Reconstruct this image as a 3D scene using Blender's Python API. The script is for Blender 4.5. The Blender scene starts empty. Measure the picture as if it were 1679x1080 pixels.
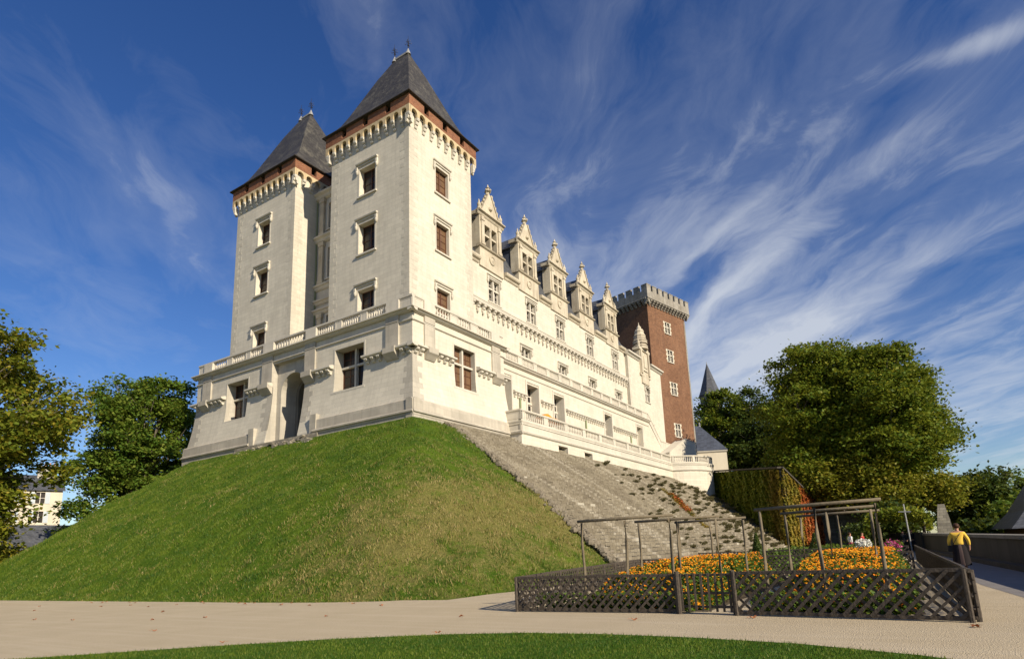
import bpy, bmesh, math, random
import numpy as np
from mathutils import Vector, Matrix
rnd = random.Random(7)
scene = bpy.context.scene
COL = scene.collection
# ------------------------------------------------------------------ camera
cd = bpy.data.cameras.new('camera'); cam = bpy.data.objects.new('camera', cd); COL.objects.link(cam)
cam.matrix_world = Matrix(((0.52276221, -0.14301603, -0.84039639, 0),
                           (-0.85128069, -0.13982033, -0.50573853, 0),
                           (-0.04517579, 0.97979421, -0.19483957, 1.55),
                           (0, 0, 0, 1)))
cd.sensor_width = 36; cd.lens = 36*981.53/1679
cd.shift_x = -0.02785; cd.shift_y = 0.09858
cd.clip_start = 0.1; cd.clip_end = 5000
scene.camera = cam
# ------------------------------------------------------------------ light
SUN_EL = math.radians(28); sx, sy = -0.273, -0.962
S = Vector((sx*math.cos(SUN_EL), sy*math.cos(SUN_EL), math.sin(SUN_EL))).normalized()
ld = bpy.data.lights.new('sun', 'SUN'); ld.energy = 4.6; ld.angle = math.radians(0.53); ld.color = (1.0, 0.875, 0.69)
lo = bpy.data.objects.new('sun', ld); COL.objects.link(lo); lo.rotation_euler = S.to_track_quat('Z', 'Y').to_euler()
scene.view_settings.view_transform = 'Standard'; scene.view_settings.look = 'None'
scene.view_settings.exposure = 0.60; scene.view_settings.gamma = 1.0

class NT:
    """small node helper"""
    def __init__(s, tree): s.t = tree; s.t.nodes.clear()
    def n(s, typ, ins=None, **kw):
        nd = s.t.nodes.new(typ)
        for k, v in kw.items(): setattr(nd, k, v)
        for k, v in (ins or {}).items():
            if hasattr(v, 'bl_idname') and v.bl_idname.startswith('NodeSocket'): s.t.links.new(v, nd.inputs[k])
            elif isinstance(v, bpy.types.NodeSocket): s.t.links.new(v, nd.inputs[k])
            else: nd.inputs[k].default_value = v
        return nd
    def math(s, op, a, b=0.0, clamp=False):
        nd = s.n('ShaderNodeMath', {0: a, 1: b}, operation=op); nd.use_clamp = clamp; return nd.outputs[0]
    def mix(s, f, a, b, bt='MIX'):
        nd = s.n('ShaderNodeMix', data_type='RGBA', blend_type=bt)
        for k, v in ((0, f), (6, a), (7, b)):
            if isinstance(v, bpy.types.NodeSocket): s.t.links.new(v, nd.inputs[k])
            else: nd.inputs[k].default_value = v if k == 0 else (*v[:3], 1)
        return nd.outputs[2]
    def ramp(s, f, stops):
        nd = s.n('ShaderNodeValToRGB', {0: f}); e = nd.color_ramp.elements
        while len(e) < len(stops): e.new(0.5)
        for el, (p, c) in zip(e, stops): el.position = p; el.color = (*c, 1) if len(c) == 3 else c
        return nd.outputs[0]
    def noise(s, vec, scale, detail=4, rough=0.55, dist=0.0):
        return s.n('ShaderNodeTexNoise', {'Vector': vec, 'Scale': scale, 'Detail': detail, 'Roughness': rough, 'Distortion': dist}).outputs[0]

w = bpy.data.worlds.new('World'); scene.world = w; w.use_nodes = True
T = NT(w.node_tree)
sky = T.n('ShaderNodeTexSky', sky_type='NISHITA'); sky.sun_disc = False
sky.sun_elevation = SUN_EL; sky.sun_rotation = math.atan2(sx, sy) % (2*math.pi)
sky.air_density = 1.0; sky.dust_density = 0.2; sky.ozone_density = 3.0; sky.altitude = 200
geo = T.n('ShaderNodeTexCoord').outputs['Generated']
hs = T.n('ShaderNodeHueSaturation', {'Hue': 0.515, 'Saturation': 1.25, 'Value': 1.42, 'Color': sky.outputs[0]}).outputs[0]
# high cirrus: a thin layer at constant altitude, streaked along one wind direction
sp = T.n('ShaderNodeSeparateXYZ', {0: geo}); zz = T.math('ADD', T.math('MAXIMUM', sp.outputs[2], 0.0), 0.10)
px = T.math('DIVIDE', sp.outputs[0], zz); py = T.math('DIVIDE', sp.outputs[1], zz)
pl_ = T.n('ShaderNodeCombineXYZ', {0: px, 1: py, 2: 0.0}).outputs[0]
warp = T.n('ShaderNodeTexNoise', {'Vector': pl_, 'Scale': 2.0, 'Detail': 5.0}).outputs['Color']
wv = T.n('ShaderNodeVectorMath', {0: warp, 1: (0.5, 0.5, 0.5)}, operation='SUBTRACT').outputs[0]
wv = T.n('ShaderNodeVectorMath', {0: wv, 'Scale': 0.26}, operation='SCALE').outputs[0]
pw = T.n('ShaderNodeVectorMath', {0: pl_, 1: wv}, operation='ADD').outputs[0]
mp = T.n('ShaderNodeMapping', {'Vector': pw, 'Rotation': (0, 0, math.radians(-45))}).outputs[0]
st = T.noise(T.n('ShaderNodeMapping', {'Vector': mp, 'Scale': (0.8, 2.4, 1), 'Location': (3.3, 1.7, 0)}).outputs[0], 1.0, 4, 0.55, 0.5)
st2 = T.noise(T.n('ShaderNodeMapping', {'Vector': mp, 'Scale': (2.4, 5.0, 1), 'Location': (1.3, 7.7, 0)}).outputs[0], 1.0, 9, 0.66, 0.7)
big = T.noise(pl_, 1.1, 3, 0.55)
def sstep(v, a, b_): return T.n('ShaderNodeMapRange', {0: v, 1: a, 2: b_, 3: 0.0, 4: 1.0}, interpolation_type='SMOOTHSTEP').outputs[0]
aa = T.math('MULTIPLY', T.math('ADD', px, py), 0.7071); ac = T.math('MULTIPLY', T.math('SUBTRACT', px, py), 0.7071)
cov = T.math('MULTIPLY', T.math('MULTIPLY', sstep(aa, 0.75, 2.1), sstep(ac, -0.1, 0.9)), sstep(aa, 4.3, 2.6))
def puff(cx_, cy_, sx_, sy_):      # one denser streak of the layer, at a place in the sky
    u = T.math('DIVIDE', T.math('SUBTRACT', px, cx_), sx_); v = T.math('DIVIDE', T.math('SUBTRACT', py, cy_), sy_)
    return T.math('EXPONENT', T.math('MULTIPLY', T.math('ADD', T.math('MULTIPLY', u, u), T.math('MULTIPLY', v, v)), -1.0))
sw = T.n('ShaderNodeSeparateXYZ', {0: mp}); wa, wc = sw.outputs[0], sw.outputs[1]
def band(a0, c0, sa_, sc_):
    u = T.math('DIVIDE', T.math('SUBTRACT', wa, a0), sa_); v = T.math('DIVIDE', T.math('SUBTRACT', wc, -c0), sc_)
    return T.math('EXPONENT', T.math('MULTIPLY', T.math('ADD', T.math('MULTIPLY', u, u), T.math('MULTIPLY', v, v)), -1.0))
bd = 0.0
for a0, c0, sa_, sc_, k in ((1.6, 1.045, .6, .07, .19), (1.95, 1.47, .6, .17, .17), (1.45, .86, .4, .05, .13), (1.9, .70, .6, .10, .10), (2.3, 1.15, .4, .5, .07)): bd = T.math('ADD', bd, T.math('MULTIPLY', band(a0, c0, sa_, sc_), k))
cov = T.math('ADD', bd, T.math('MULTIPLY', cov, 0.14))
cov = T.math('SUBTRACT', cov, T.math('MULTIPLY', sstep(ac, 0.1, -0.5), 0.04))
cov = T.math('ADD', T.math('MULTIPLY', cov, 1.0), T.math('MULTIPLY', puff(1.21, -.21, .035, .12), 0.20))
cov = T.math('ADD', cov, T.math('MULTIPLY', puff(0.58, 1.30, .26, .26), 0.075))
cov = T.math('ADD', cov, T.math('MULTIPLY', puff(1.4, 0.95, .4, .35), 0.11))
cc = T.math('ADD', T.math('ADD', T.math('MULTIPLY', st, 0.56), T.math('MULTIPLY', st2, 0.40)), T.math('ADD', cov, T.math('MULTIPLY', big, 0.16)))
ca = T.ramp(cc, [(0.50, (0, 0, 0)), (0.62, (0.10, 0.10, 0.10)), (0.74, (0.42, 0.42, 0.42)), (0.88, (0.78, 0.78, 0.78))])
cloudc = T.n('ShaderNodeRGB'); cloudc.outputs[0].default_value = (8.6, 9.1, 9.9, 1)
skc = T.mix(ca, hs, (1, 1, 1)); T.t.links.new(cloudc.outputs[0], skc.node.inputs[7])
bg = T.n('ShaderNodeBackground', {'Color': skc, 'Strength': 0.052})
out = T.n('ShaderNodeOutputWorld'); T.t.links.new(bg.outputs[0], out.inputs[0])

# ------------------------------------------------------------------ materials
MATS = {}
def newmat(name):
    m = bpy.data.materials.new(name); m.use_nodes = True; MATS[name] = m; return m, NT(m.node_tree)
def finish(m, t, col, rough=0.8, bump=None, bstr=0.3, bdist=0.05, spec=0.3, trans=None, metal=0.0):
    p = t.n('ShaderNodeBsdfPrincipled', {'Base Color': col, 'Roughness': rough, 'Specular IOR Level': spec, 'Metallic': metal})
    if bump is not None:
        b = t.n('ShaderNodeBump', {'Height': bump, 'Strength': bstr, 'Distance': bdist}); t.t.links.new(b.outputs[0], p.inputs['Normal'])
    sh = p.outputs[0]
    if trans:
        tr = t.n('ShaderNodeBsdfTranslucent', {'Color': trans[1]}); mx = t.n('ShaderNodeMixShader', {0: trans[0]})
        t.t.links.new(sh, mx.inputs[1]); t.t.links.new(tr.outputs[0], mx.inputs[2]); sh = mx.outputs[0]
    o = t.n('ShaderNodeOutputMaterial'); t.t.links.new(sh, o.inputs[0]); return m
def pos(t): return t.n('ShaderNodeNewGeometry').outputs['Position']
def wallvec(t, kx=1.0, ky=1.0):
    s = t.n('ShaderNodeSeparateXYZ', {0: pos(t)})
    return t.n('ShaderNodeCombineXYZ', {0: t.math('ADD', t.math('MULTIPLY', s.outputs[0], kx), t.math('MULTIPLY', s.outputs[1], ky)), 1: s.outputs[2], 2: 0.0}).outputs[0]
def sc(c, k): return tuple(x*k for x in c)
def stone(name, c, bw=0.9, bh=0.36, var=0.10, mortar=0.82, stain=0.25, bstr=0.25, stainc=None):
    m, t = newmat(name); v = wallvec(t)
    br = t.n('ShaderNodeTexBrick', {'Vector': v, 'Scale': 1.0, 'Mortar Size': 0.010, 'Mortar Smooth': 0.3, 'Bias': 0.0, 'Brick Width': bw, 'Row Height': bh,
             'Color1': (*sc(c, 1+var), 1), 'Color2': (*sc(c, 1-var), 1), 'Mortar': (*sc(c, mortar), 1)})
    n1 = t.noise(pos(t), 0.35, 5, 0.6); n2 = t.noise(pos(t), 3.0, 6, 0.65)
    vs = t.n('ShaderNodeMapping', {'Vector': v, 'Scale': (2.2, 0.25, 1)}).outputs[0]
    n3 = t.noise(vs, 1.0, 5, 0.6)
    dk = stainc or sc(c, 0.62)
    a = t.mix(t.math('MULTIPLY', t.ramp(n1, [(0.42, (0, 0, 0)), (0.7, (1, 1, 1))]), stain), br.outputs[0], dk)
    a = t.mix(t.math('MULTIPLY', t.ramp(n3, [(0.46, (0, 0, 0)), (0.70, (1, 1, 1))]), stain*1.1), a, dk)
    a = t.mix(t.math('MULTIPLY', t.ramp(n2, [(0.35, (0, 0, 0)), (0.7, (1, 1, 1))]), 0.14), a, sc(c, 0.7))
    h = t.math('ADD', t.math('MULTIPLY', br.outputs['Fac'], -0.4), t.math('MULTIPLY', n2, 0.5))
    return finish(m, t, a, 0.88, h, bstr, 0.03, 0.2)
LIME = (0.60, 0.555, 0.455)
stone('ashlar', LIME, 0.95, 0.38, 0.06, 0.72, 0.28)
stone('quoin_stone', (0.455, 0.42, 0.35), 0.7, 0.42, 0.08, 0.82, 0.45)
stone('quoin_pale', sc(LIME, 0.90), 0.7, 0.42, 0.05, 0.86, 0.3)
stone('passage_shade_stone', (0.20, 0.185, 0.15), 1.0, 0.5, 0.1, 0.8, 0.6)  # colour darkened to put the doorway's inner shade into the stone
stone('trim_stone', (0.565, 0.525, 0.44), 1.3, 0.6, 0.03, 0.9, 0.35)
stone('plinth_stone', (0.455, 0.415, 0.34), 1.0, 0.5, 0.09, 0.82, 0.5)
stone('ochre_stone', (0.54, 0.43, 0.26), 1.3, 0.9, 0.05, 0.9, 0.45, stainc=(0.25, 0.19, 0.12))
stone('dormer_stone', (0.54, 0.485, 0.375), 0.9, 0.4, 0.05, 0.85, 0.5, stainc=(0.24, 0.19, 0.13))
stone('rough_stone', (0.30, 0.27, 0.21), 0.5, 0.22, 0.3, 0.5, 0.5, 0.9)
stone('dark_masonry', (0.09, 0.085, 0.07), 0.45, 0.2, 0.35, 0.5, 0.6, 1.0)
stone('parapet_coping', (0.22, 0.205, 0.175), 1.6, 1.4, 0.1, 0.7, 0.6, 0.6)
stone('parapet_shade_stone', (0.075, 0.068, 0.056), 1.6, 1.4, 0.1, 0.7, 0.6, 0.6)  # colour darkened to carry the shade on the parapet's walk side
stone('cream_render', (0.60, 0.54, 0.42), 3, 3, 0.02, 0.95, 0.2)
stone('keep_trim', (0.30, 0.28, 0.24), 0.6, 0.3, 0.12, 0.8, 0.7, 0.5, stainc=(0.16, 0.14, 0.11))
def brick(name, c1, c2, mo, s=1.0, var=None):
    m, t = newmat(name); v = wallvec(t, 0.97, 1.03)
    br = t.n('ShaderNodeTexBrick', {'Vector': v, 'Scale': s, 'Mortar Size': 0.012, 'Mortar Smooth': 0.2, 'Bias': 0.1, 'Brick Width': 0.34, 'Row Height': 0.11,
             'Color1': (*c1, 1), 'Color2': (*c2, 1), 'Mortar': (*mo, 1)})
    n1 = t.noise(pos(t), 0.22, 6, 0.65, 0.3); n2 = t.noise(pos(t), 2.5, 6, 0.7)
    vs = t.n('ShaderNodeMapping', {'Vector': v, 'Scale': (0.8, 0.12, 1)}).outputs[0]; n3 = t.noise(vs, 1.0, 4, 0.6)
    a = t.mix(t.math('MULTIPLY', t.ramp(n1, [(0.38, (0, 0, 0)), (0.68, (1, 1, 1))]), 0.6), br.outputs[0], sc(c2, 0.55))
    a = t.mix(t.math('MULTIPLY', t.ramp(n2, [(0.4, (0, 0, 0)), (0.7, (1, 1, 1))]), 0.4), a, (0.34, 0.18, 0.10))
    a = t.mix(t.math('MULTIPLY', t.ramp(n3, [(0.55, (0, 0, 0)), (0.75, (1, 1, 1))]), 0.5), a, (0.09, 0.05, 0.04))
    return finish(m, t, a, 0.9, t.math('ADD', t.math('MULTIPLY', br.outputs['Fac'], -0.5), n2), 0.5, 0.03, 0.15)
brick('keep_brick', (0.22, 0.108, 0.060), (0.14, 0.068, 0.040), (0.20, 0.14, 0.095))
brick('tower_brick', (0.27, 0.10, 0.05), (0.17, 0.062, 0.035), (0.30, 0.20, 0.13))
def slate(name, c, c2, lich=0.35):
    m, t = newmat(name); s = t.n('ShaderNodeSeparateXYZ', {0: pos(t)})
    v = wallvec(t)
    br = t.n('ShaderNodeTexBrick', {'Vector': v, 'Scale': 1.0, 'Mortar Size': 0.008, 'Brick Width': 0.3, 'Row Height': 0.2, 'Color1': (*sc(c, 1.3), 1), 'Color2': (*sc(c, 0.7), 1), 'Mortar': (*sc(c, 0.4), 1)})
    n1 = t.noise(pos(t), 0.9, 7, 0.75); n2 = t.noise(t.n('ShaderNodeMapping', {'Vector': pos(t), 'Scale': (1, 1, .5)}).outputs[0], 5, 5, 0.75)
    f = t.math('MULTIPLY', t.ramp(t.math('ADD', t.math('MULTIPLY', n1, 0.6), t.math('MULTIPLY', n2, 0.4)), [(0.50, (0, 0, 0)), (0.62, (1, 1, 1))]), lich)
    a = t.mix(f, br.outputs[0], c2)
    return finish(m, t, a, 0.55, t.math('ADD', br.outputs[0], n2), 0.4, 0.03, 0.4)
slate('tower_slate', (0.045, 0.041, 0.035), (0.14, 0.13, 0.10), 0.7)
slate('roof_slate', (0.070, 0.075, 0.085), (0.16, 0.15, 0.12), 0.3)
slate('blue_slate', (0.05, 0.06, 0.085), (0.08, 0.09, 0.11), 0.2)
def plain(name, c, rough=0.6, var=0.25, scale=6.0, spec=0.3, metal=0.0, bstr=0.2):
    m, t = newmat(name); n = t.noise(pos(t), scale, 5, 0.6)
    a = t.mix(n, sc(c, 1-var), sc(c, 1+var)); return finish(m, t, a, rough, n, bstr, 0.02, spec, metal=metal)
plain('lead', (0.26, 0.26, 0.25), 0.5, 0.1); plain('iron', (0.025, 0.022, 0.02), 0.5)
plain('wood_red', (0.105, 0.045, 0.025), 0.5, 0.4, 3); plain('white_paint', (0.62, 0.58, 0.50), 0.5, 0.1)
plain('gap_shade', (0.012, 0.011, 0.010), 0.9); plain('pipe_green', (0.22, 0.25, 0.13), 0.5, 0.1)  # near-black backing that paints the shade behind the merlon gaps
plain('rafter', (0.030, 0.024, 0.018), 0.8); plain('awning_orange', (0.75, 0.24, 0.03), 0.8, 0.1)
plain('shutter_grey', (0.45, 0.50, 0.53), 0.6, 0.05); plain('terracotta', (0.42, 0.22, 0.14), 0.8)
plain('bark', (0.10, 0.085, 0.06), 0.9, 0.5, 4, bstr=0.8)
plain('pole_wood', (0.155, 0.125, 0.08), 0.8, 0.45, 9, bstr=0.8); plain('hazel_wood', (0.066, 0.053, 0.040), 0.75, 0.7, 14, bstr=0.9)
plain('rock', (0.17, 0.145, 0.105), 0.9, 0.45, 2.5, bstr=1.0)
plain('fallen_leaf', (0.30, 0.11, 0.04), 0.7, 0.4)
plain('metal_grey', (0.35, 0.35, 0.34), 0.4)
def glass(name, c, rough=0.08):
    m, t = newmat(name); n = t.noise(pos(t), 0.9, 2, 0.5)
    a = t.mix(n, sc(c, 0.5), sc(c, 1.6)); return finish(m, t, a, rough, t.noise(pos(t), 1.6, 2), 0.15, 0.05, 0.3)
glass('pane_dark', (0.022, 0.018, 0.016), 0.3); glass('pane_brown', (0.135, 0.078, 0.042), 0.2)
def leafm(name, c1, c2, c3, scale=0.35, tr=0.35):
    m, t = newmat(name); n = t.noise(pos(t), scale, 4, 0.6)
    r = t.n('ShaderNodeNewGeometry').outputs['Random Per Island']
    a = t.mix(t.ramp(n, [(0.40, (0, 0, 0)), (0.62, (1, 1, 1))]), c1, c2)
    a = t.mix(t.ramp(r, [(0.55, (0, 0, 0)), (1.0, (1, 1, 1))]), a, c3)
    return finish(m, t, a, 0.55, None, spec=0.25, trans=(tr, t.mix(0.5, a, (0.20, 0.22, 0.02))))
leafm('plane_leaf', (0.082, 0.142, 0.014), (0.148, 0.192, 0.017), (0.24, 0.235, 0.02))
leafm('plane_leaf_gold', (0.13, 0.16, 0.014), (0.215, 0.21, 0.018), (0.33, 0.26, 0.03), 0.18)
leafm('plane_leaf_autumn', (0.10, 0.145, 0.014), (0.17, 0.195, 0.018), (0.29, 0.23, 0.025), 0.3)
leafm('lime_leaf', (0.070, 0.140, 0.018), (0.120, 0.185, 0.020), (0.19, 0.22, 0.03))
leafm('dark_leaf', (0.035, 0.065, 0.012), (0.060, 0.095, 0.014), (0.09, 0.11, 0.018), tr=0.25)
leafm('ivy_green', (0.12, 0.17, 0.014), (0.19, 0.22, 0.016), (0.30, 0.27, 0.02), 0.5, 0.3)
leafm('ivy_gold', (0.16, 0.15, 0.015), (0.24, 0.16, 0.02), (0.30, 0.20, 0.03), 0.5, 0.2)
leafm('ivy_red', (0.34, 0.07, 0.02), (0.42, 0.10, 0.025), (0.40, 0.18, 0.04), 0.6, 0.25)
leafm('tuft_olive', (0.085, 0.078, 0.030), (0.12, 0.105, 0.045), (0.17, 0.145, 0.06), 1.0, 0.15)
leafm('flower_leaf', (0.055, 0.115, 0.014), (0.10, 0.16, 0.020), (0.15, 0.20, 0.03), 2.0, 0.3)
leafm('blade', (0.036, 0.098, 0.008), (0.115, 0.175, 0.014), (0.18, 0.20, 0.03), 0.75, 0.3)
leafm('blade_dry', (0.20, 0.175, 0.045), (0.29, 0.235, 0.085), (0.36, 0.29, 0.12), 0.9, 0.2)
leafm('petal_orange', (0.80, 0.20, 0.010), (0.85, 0.36, 0.012), (0.85, 0.50, 0.02), 3.0, 0.2)
leafm('petal_white', (0.70, 0.68, 0.60), (0.75, 0.73, 0.66), (0.7, 0.7, 0.65), 2, 0.1)
leafm('petal_pink', (0.55, 0.05, 0.20), (0.60, 0.10, 0.28), (0.5, 0.12, 0.3), 2, 0.1)
def grassm(name, a1, a2, dry, dryf, scale=0.35):
    m, t = newmat(name); p_ = pos(t)
    n1 = t.noise(p_, scale, 6, 0.65); n2 = t.noise(p_, 2.2, 6, 0.7); n3 = t.noise(p_, 14, 4, 0.7)
    mp_ = t.n('ShaderNodeMapping', {'Vector': p_, 'Scale': (1.0, 1.0, 1.0), 'Location': (5, 3, 1)}).outputs[0]
    a = t.mix(t.ramp(t.math('ADD', t.math('MULTIPLY', n1, 0.55), t.math('MULTIPLY', n2, 0.45)), [(0.40, (0, 0, 0)), (0.60, (1, 1, 1))]), a1, a2)
    sx_ = t.n('ShaderNodeSeparateXYZ', {0: p_})
    # drier turf towards the sun-baked corner
    cx_ = t.math('SUBTRACT', 1.0, t.math('MULTIPLY', t.math('ABSOLUTE', t.math('SUBTRACT', sx_.outputs[1], 18.0)), 0.085), True)
    lowz = t.math('SUBTRACT', 1.1, t.math('MULTIPLY', t.math('ABSOLUTE', t.math('SUBTRACT', sx_.outputs[2], 3.6)), 0.13), True)
    dz = t.math('MULTIPLY', t.math('MULTIPLY', cx_, lowz), dryf)
    dm = t.ramp(t.math('ADD', t.math('MULTIPLY', t.noise(mp_, 0.9, 7, 0.72), 0.8), t.math('MULTIPLY', dz, 0.30)), [(0.50, (0, 0, 0)), (0.66, (1, 1, 1))])
    a = t.mix(t.math('MULTIPLY', dm, 0.75), a, dry)
    a = t.mix(t.math('MULTIPLY', t.ramp(n3, [(0.35, (1, 1, 1)), (0.6, (0, 0, 0))]), 0.45), a, sc(a1, 0.55))
    return finish(m, t, a, 0.95, t.math('ADD', n3, t.math('MULTIPLY', n2, 1.5)), 0.9, 0.15, 0.05)
grassm('mound_grass', (0.052, 0.110, 0.010), (0.115, 0.175, 0.016), (0.26, 0.21, 0.075), 1.0)
grassm('lawn_grass', (0.045, 0.115, 0.010), (0.085, 0.16, 0.016), (0.12, 0.12, 0.03), 0.0, 0.8)
m, t = newmat('gravel'); p_ = pos(t)
n1 = t.noise(p_, 0.6, 6, 0.6); n2 = t.noise(p_, 28, 4, 0.8); n3 = t.noise(t.n('ShaderNodeMapping', {'Vector': p_, 'Rotation': (0, 0, -0.03), 'Scale': (2.2, 0.12, 1)}).outputs[0], 1.0, 4, 0.6)
a = t.mix(n1, (0.455, 0.375, 0.245), (0.60, 0.51, 0.355))
a = t.mix(t.math('MULTIPLY', t.ramp(n2, [(0.35, (0, 0, 0)), (0.65, (1, 1, 1))]), 0.5), a, (0.30, 0.235, 0.155))
a = t.mix(t.math('MULTIPLY', t.ramp(n3, [(0.5, (0, 0, 0)), (0.62, (1, 1, 1))]), 0.30), a, (0.56, 0.48, 0.35))
vo = t.n('ShaderNodeTexVoronoi', {'Vector': p_, 'Scale': 60.0}).outputs[0]
finish(m, t, a, 0.95, t.math('ADD', n2, vo), 0.6, 0.02, 0.15)
m, t = newmat('walk_grey'); p_ = pos(t)
finish(m, t, t.mix(t.noise(p_, 1.5, 6, 0.65), (0.14, 0.13, 0.125), (0.24, 0.225, 0.21)), 0.9, t.noise(p_, 30, 3, 0.8), 0.4, 0.02)
m, t = newmat('far_ground'); p_ = pos(t)
finish(m, t, t.mix(t.noise(p_, 0.05, 6, 0.65), (0.05, 0.065, 0.02), (0.12, 0.11, 0.05)), 0.95)
m, t = newmat('soil'); p_ = pos(t)
finish(m, t, t.mix(t.noise(p_, 3, 6, 0.65), (0.06, 0.045, 0.028), (0.13, 0.095, 0.055)), 0.95, t.noise(p_, 12, 4), 0.8, 0.05)
m, t = newmat('glacis_stone'); p_ = pos(t)
r = t.n('ShaderNodeNewGeometry').outputs['Random Per Island']
vs = t.n('ShaderNodeMapping', {'Vector': p_, 'Rotation': (0, 0, 0), 'Scale': (0.85, 0.035, 0.035)}).outputs[0]
n1 = t.noise(p_, 0.3, 6, 0.65); n2 = t.noise(p_, 5, 6, 0.7); n3 = t.noise(vs, 1.0, 4, 0.6)
a = t.mix(r, (0.18, 0.154, 0.108), (0.265, 0.232, 0.17))
a = t.mix(t.math('MULTIPLY', t.ramp(n1, [(0.45, (0, 0, 0)), (0.65, (1, 1, 1))]), 0.5), a, (0.11, 0.092, 0.065))
a = t.mix(t.math('MULTIPLY', t.ramp(n3, [(0.53, (0, 0, 0)), (0.62, (1, 1, 1))]), 0.6), a, (0.37, 0.335, 0.265))
a = t.mix(t.math('MULTIPLY', t.ramp(n2, [(0.45, (0, 0, 0)), (0.62, (1, 1, 1))]), 0.45), a, (0.085, 0.072, 0.052))
a = t.mix(t.ramp(r, [(0.988, (0, 0, 0)), (0.992, (1, 1, 1))]), a, (0.38, 0.35, 0.28))
finish(m, t, a, 0.92, n2, 0.9, 0.06, 0.15)
for nm, c, rg in (('skin', (0.50, 0.27, 0.18), 0.5), ('hair_brown', (0.05, 0.022, 0.010), 0.6), ('sweater_yellow', (0.78, 0.50, 0.07), 0.85), ('skirt_black', (0.016, 0.013, 0.014), 0.9),
                  ('skirt_panel', (0.11, 0.075, 0.065), 0.9), ('shoe_black', (0.015, 0.013, 0.012), 0.5), ('shirt_white', (0.7, 0.66, 0.64), 0.8), ('shirt_pink', (0.62, 0.08, 0.25), 0.8),
                  ('coat_black', (0.02, 0.02, 0.022), 0.8), ('trouser_dark', (0.03, 0.03, 0.035), 0.85), ('shirt_red', (0.4, 0.04, 0.03), 0.8)):
    plain(nm, c, rg, 0.12, 8, 0.2)

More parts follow.
